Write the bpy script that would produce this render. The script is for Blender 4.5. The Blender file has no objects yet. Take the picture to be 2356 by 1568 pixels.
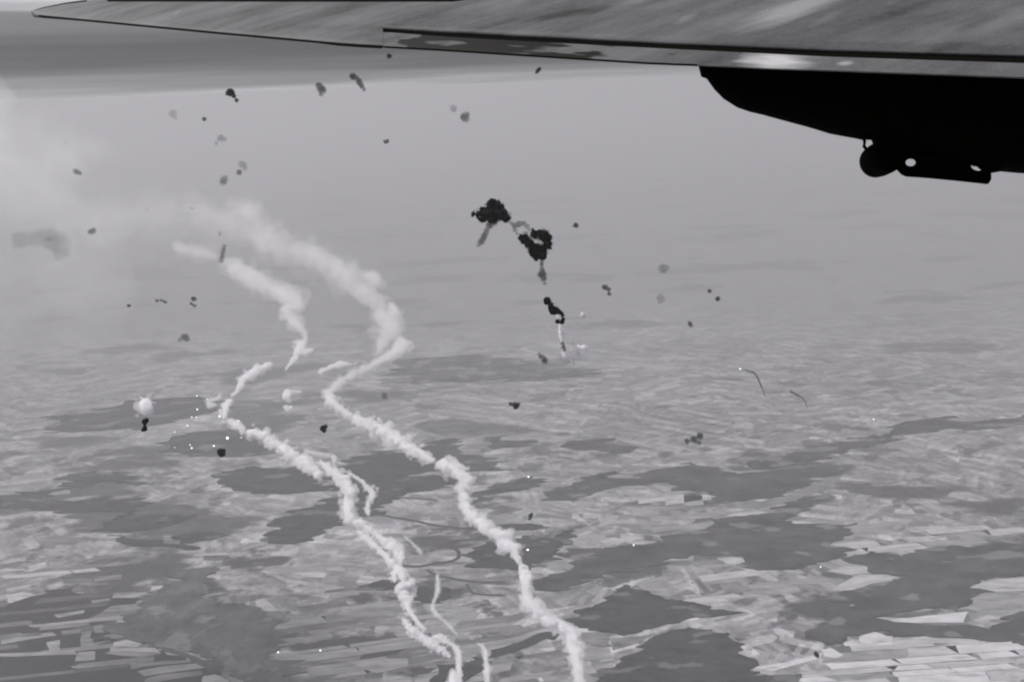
import bpy, bmesh, math, random
from mathutils import Vector, Matrix, noise
from mathutils.geometry import delaunay_2d_cdt
random.seed(7)
S = bpy.context.scene
COL = S.collection

# ------------------------------------------------------------------ camera
# The eye is the origin of the scene; the land lies 5000 m below it. Metres throughout.
GZ = -5000.0
FP = 2170.0                                   # focal length in reference units (frame 2356 wide)
PITCH, ROLL = math.radians(15.3), math.radians(2.19)
FW = Vector((0, math.cos(PITCH), -math.sin(PITCH)))
_R0 = Vector((1, 0, 0)); _U0 = _R0.cross(FW)
RT = _R0 * math.cos(ROLL) - _U0 * math.sin(ROLL)
UP = _U0 * math.cos(ROLL) + _R0 * math.sin(ROLL)
cam = bpy.data.cameras.new('camera'); camo = bpy.data.objects.new('camera', cam); COL.objects.link(camo)
S.camera = camo
camo.matrix_world = Matrix(((RT.x, UP.x, -FW.x, 0), (RT.y, UP.y, -FW.y, 0), (RT.z, UP.z, -FW.z, 0), (0, 0, 0, 1)))
cam.sensor_width = 36; cam.lens = 36 * FP / 2356; cam.clip_start = 0.1; cam.clip_end = 2e6

def ray(x, y): return FW + RT * ((x - 1178) / FP) + UP * ((784 - y) / FP)
def at(x, y, d): return ray(x, y) * d
def gnd(x, y, h=0.0):
    v = ray(x, y); return v * ((GZ + h) / v.z)
def q1(p): return ((p[0] * .5102) / 1.3774, (1360 + p[1] * .5102) / 1.3774)
def q2(p): return ((1000 + p[0] * .5102) / 1.3774, (1360 + p[1] * .5102) / 1.3774)
def q3(p): return ((2045 + p[0] * .5102) / 1.3774, (1360 + p[1] * .5102) / 1.3774)
def q4(p): return ((400 + p[0] * .42535) / 1.3774, (580 + p[1] * .42535) / 1.3774)
def q5(p): return ((1400 + p[0] * .42535) / 1.3774, (580 + p[1] * .42535) / 1.3774)
def q6(p): return ((300 + p[0] * .42535) / 1.3774, (1100 + p[1] * .42535) / 1.3774)
def q7(p): return ((1400 + p[0] * .42535) / 1.3774, (1200 + p[1] * .42535) / 1.3774)
def q8(p): return ((2145 + p[0] * .4675) / 1.3774, (700 + p[1] * .4675) / 1.3774)

# ------------------------------------------------------------------ sky, sun, exposure
SUN_EL, SUN_AZ = math.radians(52), math.radians(65)
w = bpy.data.worlds.new('World'); S.world = w; w.use_nodes = True
nt = w.node_tree; N = nt.nodes; LK = nt.links; bg = N['Background']
sky = N.new('ShaderNodeTexSky'); sky.sky_type = 'NISHITA'; sky.sun_disc = False
sky.sun_elevation = SUN_EL; sky.sun_rotation = -SUN_AZ
bw = N.new('ShaderNodeRGBToBW'); LK.new(sky.outputs[0], bw.inputs[0])
tc = N.new('ShaderNodeTexCoord')
sep = N.new('ShaderNodeSeparateXYZ'); LK.new(tc.outputs['Generated'], sep.inputs[0])
mp = N.new('ShaderNodeMapping'); mp.inputs['Scale'].default_value = (1.2, 1.2, 42)
LK.new(tc.outputs['Generated'], mp.inputs[0])
nz = N.new('ShaderNodeTexNoise'); nz.inputs['Scale'].default_value = 2.0; nz.inputs['Detail'].default_value = 5
LK.new(mp.outputs[0], nz.inputs['Vector'])
ad = N.new('ShaderNodeMath'); ad.operation = 'MULTIPLY_ADD'; ad.inputs[1].default_value = 0.030
LK.new(nz.outputs['Fac'], ad.inputs[0])
sb = N.new('ShaderNodeMath'); sb.operation = 'SUBTRACT'; sb.inputs[1].default_value = 0.015
LK.new(sep.outputs['Z'], sb.inputs[0]); LK.new(sb.outputs[0], ad.inputs[2])
rp = N.new('ShaderNodeValToRGB'); LK.new(ad.outputs[0], rp.inputs[0])
el = rp.color_ramp.elements
stops = [(0.0, 1.5), (.005, 1.1), (.012, .74), (.023, .46), (.034, .31), (.048, .28), (.060, .40), (.078, .46), (.092, 1.3), (.16, 1.15), (.4, .95), (1.0, .9)]
el[0].position, el[0].color = stops[0][0], (stops[0][1],) * 3 + (1,)
el[1].position, el[1].color = stops[-1][0], (stops[-1][1],) * 3 + (1,)
for p_, v_ in stops[1:-1]:
    e = el.new(p_); e.color = (v_, v_, v_, 1)
ml = N.new('ShaderNodeMath'); ml.operation = 'MULTIPLY'
LK.new(bw.outputs[0], ml.inputs[0]); LK.new(rp.outputs[0], ml.inputs[1])
tn = N.new('ShaderNodeVectorMath'); tn.operation = 'MULTIPLY'; tn.inputs[1].default_value = (.985, .975, 1.03)
LK.new(ml.outputs[0], tn.inputs[0]); LK.new(tn.outputs[0], bg.inputs['Color'])
bg.inputs['Strength'].default_value = 0.085

sl = bpy.data.lights.new('sun', 'SUN'); sl.energy = 3.5; sl.angle = math.radians(.5); sl.color = (1, .985, .975)
so = bpy.data.objects.new('sun', sl); COL.objects.link(so)
so.rotation_euler = Vector((-math.sin(SUN_AZ) * math.cos(SUN_EL), math.cos(SUN_AZ) * math.cos(SUN_EL), math.sin(SUN_EL))).to_track_quat('Z', 'Y').to_euler()
S.view_settings.view_transform = 'Standard'; S.view_settings.look = 'None'
S.view_settings.exposure = 0; S.view_settings.gamma = 1
S.cycles.max_bounces = 20; S.cycles.volume_bounces = 16; S.cycles.transparent_max_bounces = 64
S.cycles.use_denoising = True; S.cycles.filter_width = 2.1

# ------------------------------------------------------------------ helpers
def tag(o, label=None, cat=None, group=None, kind=None):
    if label: o['label'] = label
    if cat: o['category'] = cat
    if group: o['group'] = group
    if kind: o['kind'] = kind
    return o
def empty(name, loc):
    o = bpy.data.objects.new(name, None); COL.objects.link(o); o.location = loc; return o
def mesh(name, vs, fs, mat, parent=None, smooth=False, origin=None, uv=None):
    """vs in world metres; the object's origin goes to its parent's place, or to origin / the centroid"""
    base = Vector((0, 0, 0)) if parent is None else Vector(parent['_w'])
    if origin is None:
        if parent is None:
            origin = sum((Vector(v) for v in vs), Vector()) / max(1, len(vs))
        else:
            origin = base
    me = bpy.data.meshes.new(name); me.from_pydata([Vector(v) - origin for v in vs], [], fs)
    if uv:
        ul = me.uv_layers.new(name='UVMap')
        for lp in me.loops: ul.data[lp.index].uv = uv[lp.vertex_index]
    if mat: me.materials.append(mat)
    if smooth:
        for p in me.polygons: p.use_smooth = True
    o = bpy.data.objects.new(name, me); COL.objects.link(o)
    o.location = origin - base
    if parent: o.parent = parent
    o['_w'] = tuple(origin)
    return o
def root(name, loc):
    o = empty(name, loc); o['_w'] = tuple(loc); return o

def surf(name, alb, rough=.9, spec=.2):
    m = bpy.data.materials.new(name); m.use_nodes = True
    b = m.node_tree.nodes['Principled BSDF']
    c = alb if isinstance(alb, tuple) else (alb * .985, alb * .975, alb * 1.02)
    b.inputs['Base Color'].default_value = (*c, 1); b.inputs['Roughness'].default_value = rough
    b.inputs['Specular IOR Level'].default_value = spec
    return m
def mottled(name, lo, hi, scale, rough=.95, detail=6, stretch=(1, 1, 1), spec=.1, rot=0, clear=None):
    m = surf(name, (lo + hi) / 2, rough, spec); t = m.node_tree; b = t.nodes['Principled BSDF']
    g = t.nodes.new('ShaderNodeNewGeometry')
    mpp = t.nodes.new('ShaderNodeMapping'); mpp.inputs['Scale'].default_value = stretch; mpp.inputs['Rotation'].default_value = (0, 0, rot)
    t.links.new(g.outputs['Position'], mpp.inputs[0])
    n = t.nodes.new('ShaderNodeTexNoise'); n.inputs['Scale'].default_value = scale; n.inputs['Detail'].default_value = detail
    n.inputs['Roughness'].default_value = .65
    t.links.new(mpp.outputs[0], n.inputs['Vector'])
    r = t.nodes.new('ShaderNodeMapRange'); r.inputs[1].default_value = .3; r.inputs[2].default_value = .7
    r.inputs[3].default_value = lo; r.inputs[4].default_value = hi
    t.links.new(n.outputs['Fac'], r.inputs[0])
    c = t.nodes.new('ShaderNodeCombineColor')
    if clear:
        n2 = t.nodes.new('ShaderNodeTexNoise'); n2.inputs['Scale'].default_value = clear[0]; n2.inputs['Detail'].default_value = 7
        t.links.new(mpp.outputs[0], n2.inputs['Vector'])
        r2 = t.nodes.new('ShaderNodeMapRange'); r2.inputs[1].default_value = clear[1]; r2.inputs[2].default_value = clear[1] + .03
        r2.inputs[3].default_value = 0; r2.inputs[4].default_value = clear[2]
        t.links.new(n2.outputs['Fac'], r2.inputs[0])
        sm_ = t.nodes.new('ShaderNodeMath'); sm_.operation = 'ADD'
        t.links.new(r.outputs[0], sm_.inputs[0]); t.links.new(r2.outputs[0], sm_.inputs[1]); r = sm_
    v = t.nodes.new('ShaderNodeVectorMath'); v.operation = 'MULTIPLY'; v.inputs[1].default_value = (.985, .975, 1.02)
    t.links.new(r.outputs[0], v.inputs[0]); t.links.new(v.outputs[0], b.inputs['Base Color'])
    t.nodes.remove(c)
    return m
def volmat(name, density, col, g=0.0):
    m = bpy.data.materials.new(name); m.use_nodes = True; t = m.node_tree
    t.nodes.remove(t.nodes['Principled BSDF'])
    v = t.nodes.new('ShaderNodeVolumePrincipled')
    v.inputs['Density'].default_value = density; v.inputs['Color'].default_value = (*col, 1)
    v.inputs['Anisotropy'].default_value = g; v.inputs['Density Attribute'].default_value = ''
    t.links.new(v.outputs[0], t.nodes['Material Output'].inputs['Volume'])
    return m

# ------------------------------------------------------------------ the land
gm = bpy.data.materials.new('farmland'); gm.use_nodes = True
t = gm.node_tree; b = t.nodes['Principled BSDF']; b.inputs['Roughness'].default_value = 1; b.inputs['Specular IOR Level'].default_value = .05
def nd(ty, **kw):
    n = t.nodes.new(ty)
    for k, v in kw.items(): setattr(n, k, v)
    return n
def mth(op, a, bb=None, c=None):
    n = nd('ShaderNodeMath', operation=op)
    for i, v in enumerate((a, bb, c)):
        if v is None: continue
        if isinstance(v, (int, float)): n.inputs[i].default_value = v
        else: t.links.new(v, n.inputs[i])
    return n.outputs[0]
geo = nd('ShaderNodeNewGeometry')
def strips(cell, width, length, warp, ang, seed):
    """open fields: blocks of long parallel strips, each block with its own direction"""
    vo = nd('ShaderNodeTexVoronoi'); vo.inputs['Scale'].default_value = 1 / cell
    wz = nd('ShaderNodeTexNoise'); wz.inputs['Scale'].default_value = 1 / (cell * .6); wz.inputs['Detail'].default_value = 3
    t.links.new(geo.outputs['Position'], wz.inputs['Vector'])
    sc = nd('ShaderNodeVectorMath', operation='MULTIPLY_ADD'); sc.inputs[1].default_value = (warp,) * 3
    t.links.new(wz.outputs['Color'], sc.inputs[0]); t.links.new(geo.outputs['Position'], sc.inputs[2])
    off = nd('ShaderNodeVectorMath', operation='ADD'); off.inputs[1].default_value = (seed * 911.0, seed * 377.0, 0)
    t.links.new(sc.outputs[0], off.inputs[0]); t.links.new(off.outputs[0], vo.inputs['Vector'])
    s2 = nd('ShaderNodeSeparateColor'); t.links.new(vo.outputs['Color'], s2.inputs[0])
    a = mth('MULTIPLY_ADD', s2.outputs[0], ang, -ang * .5 + .12)
    ro = nd('ShaderNodeVectorRotate', rotation_type='Z_AXIS'); t.links.new(off.outputs[0], ro.inputs['Vector']); t.links.new(a, ro.inputs['Angle'])
    xyz = nd('ShaderNodeSeparateXYZ'); t.links.new(ro.outputs[0], xyz.inputs[0])
    v = mth('FLOOR', mth('DIVIDE', xyz.outputs['Y'], width))
    wn = nd('ShaderNodeTexWhiteNoise', noise_dimensions='1D'); t.links.new(v, wn.inputs['W'])
    u = mth('FLOOR', mth('ADD', mth('DIVIDE', xyz.outputs['X'], length), mth('MULTIPLY', wn.outputs['Value'], 7.0)))
    cb = nd('ShaderNodeCombineXYZ'); t.links.new(u, cb.inputs[0]); t.links.new(v, cb.inputs[1]); t.links.new(s2.outputs[1], cb.inputs[2])
    w2 = nd('ShaderNodeTexWhiteNoise', noise_dimensions='3D'); t.links.new(cb.outputs[0], w2.inputs['Vector'])
    return w2.outputs['Value'], s2.outputs[2]
sa, ca = strips(1700, 120, 420, 160, 1.6, 1)
sb_, cb_ = strips(600, 60, 190, 120, 2.6, 5)
def ns(size, det, st=(1, 1, 1)):
    m_ = nd('ShaderNodeMapping'); m_.inputs['Scale'].default_value = st; t.links.new(geo.outputs['Position'], m_.inputs[0])
    n = nd('ShaderNodeTexNoise'); n.inputs['Scale'].default_value = 1 / size; n.inputs['Detail'].default_value = det; n.inputs['Roughness'].default_value = .6
    t.links.new(m_.outputs[0], n.inputs['Vector']); return n.outputs['Fac']
def rng(v, a, b_, c, d):
    n = nd('ShaderNodeMapRange'); t.links.new(v, n.inputs[0])
    for i, q in enumerate((a, b_, c, d)): n.inputs[i + 1].default_value = q
    return n.outputs[0]
val = mth('ADD', mth('MULTIPLY', mth('POWER', sa, 2.0), .32), mth('MULTIPLY', mth('POWER', sb_, 2.0), .22))
val = mth('ADD', val, mth('MULTIPLY_ADD', ca, .10, .02))
val = mth('ADD', val, rng(ns(5200, 3, (.6, 1, 1)), .35, .65, -.03, .11))
fine = mth('ADD', mth('MULTIPLY', ns(110, 4), .5), mth('MULTIPLY', ns(520, 5), .5))
val = mth('MULTIPLY', val, rng(fine, .36, .64, .6, 1.4))
sp = nd('ShaderNodeSeparateXYZ'); t.links.new(geo.outputs['Position'], sp.inputs[0])
haze_fade = rng(mth('ADD', sp.outputs['Y'], mth('MULTIPLY', ns(6000, 3), 5000.0)), 9500, 24000, 0, .88)  # haze painted in: field contrast fades with distance
val = mth('ADD', mth('MULTIPLY', val, mth('SUBTRACT', 1, haze_fade)), mth('MULTIPLY', haze_fade, .20))
# scrub and copses that break the strip pattern
cop = rng(ns(1500, 7, (.5, 1, 1)), .565, .60, 0, 1)
cop = mth('MULTIPLY', cop, mth('SUBTRACT', 1, mth('MULTIPLY', haze_fade, .7)))
cop = mth('MAXIMUM', cop, mth('MULTIPLY', rng(ns(430, 6, (.7, 1, 1)), .585, .62, 0, .9), mth('SUBTRACT', 1, haze_fade)))
inv = mth('SUBTRACT', 1, cop)
val = mth('ADD', mth('MULTIPLY', mth('ADD', val, .07), inv), mth('MULTIPLY', cop, .045))
vv = nd('ShaderNodeVectorMath', operation='MULTIPLY'); vv.inputs[1].default_value = (.985, .975, 1.02)
t.links.new(val, vv.inputs[0]); t.links.new(vv.outputs[0], b.inputs['Base Color'])
L = 400000
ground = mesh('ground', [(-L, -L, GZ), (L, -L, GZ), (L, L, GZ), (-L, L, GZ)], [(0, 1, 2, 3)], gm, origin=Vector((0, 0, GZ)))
tag(ground, 'patchwork of pale strip fields far below', kind='structure')

# air
hm = volmat('haze_air', 4.0e-5, (.735, .73, .76), .14)
hx = L + 500
hv = [(sx * hx, sy * hx, z) for z in (GZ - 1, 14.0) for sx, sy in ((-1, -1), (1, -1), (1, 1), (-1, 1))]
haze = mesh('haze', hv, [(3, 2, 1, 0), (4, 5, 6, 7), (0, 1, 5, 4), (1, 2, 6, 5), (2, 3, 7, 6), (3, 0, 4, 7)], hm, origin=Vector((0, 0, 0)))
tag(haze, kind='stuff')

# ------------------------------------------------------------------ polygons on the land
def inside(x, y, poly):
    c = False; n = len(poly); j = n - 1
    for i in range(n):
        xi, yi = poly[i]; xj, yj = poly[j]
        if (yi > y) != (yj > y) and x < (xj - xi) * (y - yi) / (yj - yi) + xi: c = not c
        j = i
    return c
def fill(outer, holes=(), pts=()):
    """triangles of a polygon with holes, plus loose interior points"""
    vs = [Vector(p) for p in outer]; es = [(i, (i + 1) % len(outer)) for i in range(len(outer))]
    for h in holes:
        k = len(vs); vs += [Vector(p) for p in h]; es += [(k + i, k + (i + 1) % len(h)) for i in range(len(h))]
    vs += [Vector(p) for p in pts]
    V, E, Fc, *_ = delaunay_2d_cdt(vs, es, [], 0 if holes else 1, 1e-7)
    if not holes: return V, [tuple(f) for f in Fc]
    out = []
    for f in Fc:
        c = sum((V[i] for i in f), Vector((0, 0))) / len(f)
        if inside(c.x, c.y, outer) and not any(inside(c.x, c.y, h) for h in holes): out.append(tuple(f))
    return V, out
def slab(name, poly, top, mat, parent=None, ragged=0.0, step=90.0, grid=0.0, bump=0.0, seed=0.0, smooth=False):
    """a piece of country: outline in world x, y, standing from the ground to GZ + top"""
    pts = []
    n = len(poly)
    for i in range(n):
        a = Vector(poly[i]); c = Vector(poly[(i + 1) % n]); ln = (c - a).length
        k = max(1, int(ln / step)) if ragged else 1
        for j in range(k):
            p = a.lerp(c, j / k)
            if ragged:
                q = noise.noise(Vector((p.x * .0007, math.floor(p.y / 95) * 3.7, seed)))
                q2_ = noise.noise(Vector((p.x / 260, p.y / 260, seed + 5)))
                q3_ = noise.noise(Vector((p.x / 800, p.y / 800, seed + 9)))
                tq = noise.noise(Vector((p.x * .003, math.floor(p.y / 42) * 2.9, seed + 2)))
                p = p + Vector(((tq * 1.6 + random.uniform(-.25, .25) + q * 1.8 + q2_ * 1.5) * ragged, (q2_ * .5 + q3_ * .8 + random.uniform(-.12, .12)) * ragged))
            pts.append((p.x, p.y))
    inn = []
    if grid:
        x0 = min(p[0] for p in pts); x1 = max(p[0] for p in pts); y0 = min(p[1] for p in pts); y1 = max(p[1] for p in pts)
        g = max(grid, math.sqrt((x1 - x0) * (y1 - y0) / 1400))
        yy = y0 + g * .5
        while yy < y1:
            xs_ = sorted(xa + (yy - ya) / (yb - ya) * (xb - xa) for (xa, ya), (xb, yb) in zip(pts, pts[1:] + pts[:1]) if (ya > yy) != (yb > yy))
            for xa, xb in zip(xs_[::2], xs_[1::2]):
                xx = xa + g * .5
                while xx < xb - g * .3:
                    inn.append((xx + random.uniform(-.2, .2) * g, yy + random.uniform(-.2, .2) * g)); xx += g
            yy += g
    V, F = fill(pts, (), inn)
    vs = [Vector((v.x, v.y, GZ + top + (bump * (noise.noise(Vector((v.x / 70, v.y / 70, seed))) + random.uniform(-.5, .5)) if bump else 0))) for v in V]
    cnt = {}
    for f in F:
        for i in range(3):
            e = (f[i], f[(i + 1) % 3]); cnt[e] = cnt.get(e, 0) + 1
    rim = [e for e in cnt if (e[1], e[0]) not in cnt]
    low = {}
    fs = list(F)
    for a, c in rim:
        for k in (a, c):
            if k not in low:
                low[k] = len(vs); vs.append(Vector((V[k].x, V[k].y, GZ + .1)))
        fs.append((a, low[a], low[c], c))
    return mesh(name, vs, fs, mat, parent=parent, smooth=smooth)
def gp(pts, q=None):
    out = []
    for p in pts:
        v = gnd(*(q(p) if q else p)); out.append((v.x, v.y))
    return out

wood_dark = mottled('conifer_wood', .002, .06, .008, clear=(.0042, .60, .10), detail=9, stretch=(.5, 1, 1))
wood_mid = mottled('mixed_wood', .005, .10, .004, clear=(.0032, .585, .12), detail=9, stretch=(.5, 1, 1))
wood_soft = mottled('scrub_wood', .02, .17, .003, clear=(.0025, .56, .10), detail=9)
soil = mottled('black_moorland', .004, .018, .006)
G = 'dark woods and moors among the fields'
woods = [
 # name, label, category, mapping, polygon, material, ragged
 ('wood', 'dark angular wood left of the bend of the left white smoke trail', q1, [(1700,560),(1790,510),(1890,490),(1990,465),(2060,430),(2170,440),(2180,560),(2080,590),(1985,625),(1975,670),(1900,690),(1860,710),(1700,715),(1650,690),(1640,650),(1710,620),(1690,590)], wood_dark, 70),
 ('wood', 'long grey wood with a ragged left edge above the angular dark wood', q1, [(1330,300),(1380,270),(1500,240),(1560,215),(1700,240),(1850,260),(1950,310),(2040,350),(2100,380),(1900,390),(1750,400),(1650,405),(1560,380),(1470,340)], wood_dark, 110),
 ('wood', 'upper of the two streaky woods near the left edge', q1, [(430,280),(550,255),(700,270),(760,255),(840,265),(890,335),(780,345),(640,330),(520,350),(470,375),(330,360),(300,345)], wood_mid, 110),
 ('wood', 'broad streaky wood reaching in from the left edge of the photo', q1, [(-200,400),(90,395),(160,375),(280,370),(300,420),(330,460),(420,460),(560,435),(720,440),(880,425),(930,430),(880,460),(890,510),(760,520),(740,560),(640,530),(420,525),(230,520),(150,490),(-200,430)], wood_dark, 110),
 ('wood', 'narrow lens shaped wood just below the broad streaky wood on the left', q1, [(620,620),(700,570),(780,545),(900,530),(1060,535),(1100,550),(1190,545),(1100,580),(960,615),(850,625),(740,620)], wood_dark, 60),
 ('moor', 'almost black land filling the bottom left corner', q1, [(-300,1085),(80,1085),(180,1040),(290,1005),(380,990),(440,1020),(600,1030),(840,1050),(800,1110),(700,1160),(620,1220),(700,1300),(800,1290),(900,1320),(1000,1380),(1150,1400),(1280,1470),(1290,1700),(-400,1800)], soil, 50),
 ('wood', 'soft grey wooded upland right of the black corner land', q1, [(690,1240),(800,1190),(830,1090),(900,1020),(1000,980),(1060,930),(1150,870),(1350,850),(1340,930),(1280,980),(1270,1040),(1400,1080),(1600,1080),(1720,1110),(1760,1160),(1700,1260),(1700,1340),(1740,1390),(1780,1440),(1840,1500),(1850,1700),(1500,1700),(1400,1560),(1260,1450),(1150,1390),(1000,1350),(870,1310),(700,1290)], wood_soft, 60),
 ('wood', 'large dark wood crossed by the forked tip of the left smoke trail', q2, [(180,200),(330,140),(480,125),(620,170),(740,250),(600,290),(760,290),(860,300),(880,330),(760,360),(640,390),(560,430),(480,470),(390,510),(360,540),(240,545),(150,440),(120,360),(150,260)], wood_dark, 110),
 ('wood', 'grey wood just above the right smoke trail at its shoulder', q2, [(660,130),(700,100),(790,55),(900,50),(880,90),(1000,150),(1120,200),(1150,260),(1050,270),(900,250),(780,200)], wood_mid, 110),
 ('wood', 'short wood touching the right side of the right smoke trail at its kink', q2, [(940,390),(1050,370),(1180,320),(1290,300),(1370,300),(1380,350),(1260,390),(1100,415),(1080,440),(960,450)], wood_mid, 90),
 ('wood', 'hump backed wood in the middle of the picture right of the kink', q2, [(1410,380),(1500,365),(1600,345),(1680,300),(1780,275),(1880,310),(2150,310),(2000,350),(1850,370),(1720,420),(1600,445),(1450,430)], wood_mid, 70),
 ('wood', 'very dark wood behind the right smoke trail with a toothed left edge', q2, [(970,870),(1040,820),(1010,740),(1080,700),(1180,690),(1280,670),(1390,645),(1440,670),(1500,650),(1640,610),(1560,650),(1580,690),(1480,730),(1520,760),(1500,790),(1390,830),(1390,850),(1290,870),(1140,860)], wood_dark, 60),
 ('wood', 'long dark wood running right from the toothed wood', q2, [(1500,740),(1650,737),(1850,727),(2050,722),(2150,702),(2220,662),(2352,642),(2352,800),(2250,800),(2120,820),(2050,860),(1990,880),(1810,885),(1720,930),(1600,970),(1480,1000),(1350,990),(1380,930),(1450,890),(1560,870),(1620,840),(1640,800),(1530,770)], wood_mid, 60),
 ('wood', 'pointed dark wood right of the lower right smoke trail', q2, [(1560,1200),(1680,1130),(1750,1080),(1830,1020),(1960,960),(2010,1000),(2110,1040),(2200,1060),(2400,1080),(2460,1120),(2660,1150),(2500,1170),(2352,1170),(2250,1210),(2130,1240),(1980,1270),(1850,1285),(1720,1260),(1600,1230)], wood_dark, 45),
 ('wood', 'big rounded dark wood at the bottom edge right of the smoke trail', q3, [(-130,1440),(-60,1370),(0,1330),(120,1270),(250,1235),(440,1235),(520,1270),(620,1300),(600,1350),(660,1400),(690,1430),(640,1480),(760,1510),(1020,1510),(1040,1700),(-500,1700),(-400,1600)], wood_dark, 45),
 ('wood', 'small lens shaped dark wood left of the lower left smoke trail', q2, [(230,1000),(330,960),(430,940),(540,950),(540,1000),(350,1010)], wood_dark, 30),
 ('wood', 'small square dark wood between the lower left smoke trail and the thin middle one', q2, [(590,980),(830,980),(780,1020),(840,1040),(760,1080),(700,1085),(590,1060)], wood_dark, 30),
 ('wood', 'dark wood at the bottom edge beneath the thin middle smoke trail', q2, [(740,1700),(770,1470),(880,1470),(950,1440),(1080,1400),(1080,1480),(1000,1530),(940,1600),(900,1700)], wood_dark, 30),
 ('wood', 'long tapering grey wood pointing to the upper right', q3, [(0,250),(130,245),(300,200),(360,205),(500,230),(560,270),(700,270),(900,255),(1080,235),(1260,225),(1200,260),(1080,310),(950,370),(830,420),(640,440),(480,470),(400,460),(400,440),(470,410),(250,390),(100,350),(0,330)], wood_mid, 80),
 ('wood', 'wide grey wood in the right half with a pale clearing', q3, [(0,720),(150,690),(200,650),(420,620),(430,560),(800,510),(850,470),(1050,415),(1180,420),(1080,460),(960,530),(850,575),(1050,600),(1300,590),(1320,640),(1220,670),(1190,720),(1250,760),(1230,800),(1050,830),(960,850),(860,860),(720,865),(640,830),(590,790),(400,785),(200,790),(100,800),(0,850)], wood_mid, 60),
 ('wood', 'branching grey wood reaching in from the right edge above the bright fields', q3, [(1230,810),(1400,765),(1600,790),(1700,750),(1860,735),(2020,745),(2250,700),(2500,740),(2500,900),(2200,910),(2100,930),(2000,980),(2110,1000),(2000,1050),(2000,1080),(1950,1110),(1850,1100),(1700,1130),(1450,1165),(1550,1200),(1700,1210),(1850,1210),(2000,1220),(2100,1240),(2190,1180),(2300,1130),(2500,1150),(2500,1380),(2250,1320),(2050,1310),(1900,1280),(1700,1270),(1550,1270),(1450,1250),(1320,1280),(1300,1310),(1200,1340),(1130,1360),(1050,1320),(990,1270),(1080,1180),(1110,1110),(1170,1090),(1230,1110),(1350,1085),(1300,1075),(1180,1050),(1150,1020),(1280,1010),(1500,960),(1600,920),(1450,890),(1400,860),(1300,840)], wood_mid, 50),
 ('wood', 'faint far wood slanting up to the right above the tapering wood', q3, [(650,220),(750,180),(950,140),(1200,90),(1400,50),(1550,20),(1500,80),(1350,130),(1050,190),(800,240)], wood_mid, 130),
 ('wood', 'faint wide wood behind the round parachute on the left', q6, [(-300,520),(0,490),(170,450),(330,400),(500,385),(700,375),(900,400),(950,470),(760,500),(600,550),(430,600),(200,610),(-300,640)], wood_mid, 160),
 ('wood', 'grey wood under the bend of the left smoke trail where the flares fall', q6, [(480,680),(620,640),(900,615),(1080,640),(1200,700),(1450,790),(1300,800),(900,820),(640,800),(560,740)], wood_mid, 120),
 ('wood', 'small faint far wood nearest to the shoulder of the right trail', q7, [(340,450),(430,410),(520,430),(560,470),(740,460),(600,520),(340,520)], wood_mid, 110),
 ('wood', 'small faint far wood under the middle flak bursts', q7, [(950,470),(1150,450),(1300,530),(1400,560),(1200,560),(980,520)], wood_mid, 110),
 ('wood', 'faint far wood at the right edge in the thick haze', q8, [(1550,1380),(1800,1350),(2100,1330),(2500,1300),(2500,1340),(2250,1380),(1900,1410),(1650,1430)], wood_mid, 180),
 ('wood', 'faint band of far forest across the centre below the black smoke', q5, [(-300,1330),(100,1290),(500,1290),(900,1330),(1200,1400),(1000,1480),(600,1460),(200,1480),(-300,1440)], wood_soft, 260),
 ('wood', 'thin dark wood beneath the short field streaks on the right', q2, [(1100,600),(1200,590),(1330,585),(1420,600),(1300,620),(1150,625)], wood_dark, 50),
 ('wood', 'small scattered copse on the left above the grey upland', q1, [(1110,650),(1220,640),(1400,650),(1330,690),(1200,700),(1130,670)], wood_dark, 70),
 ('wood', 'thin hedge like wood trailing left of the scattered copse', q1, [(640,665),(800,680),(1000,685),(1150,710),(1260,740),(1180,745),(960,715),(760,700)], wood_dark, 50),
]
for i, (nm, lab, q, poly, mat, rag) in enumerate(woods):
    far = q in (q5, q6, q7, q8)
    o = slab(nm, gp(poly, q), 9 if nm == 'wood' else 2.0, mat, ragged=rag * 1.5, step=38 if not far else 90,
             grid=70 if nm == 'wood' else 0, bump=7 if nm == 'wood' else 0, seed=i * 3.1)
    tag(o, lab, nm, G)

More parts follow.
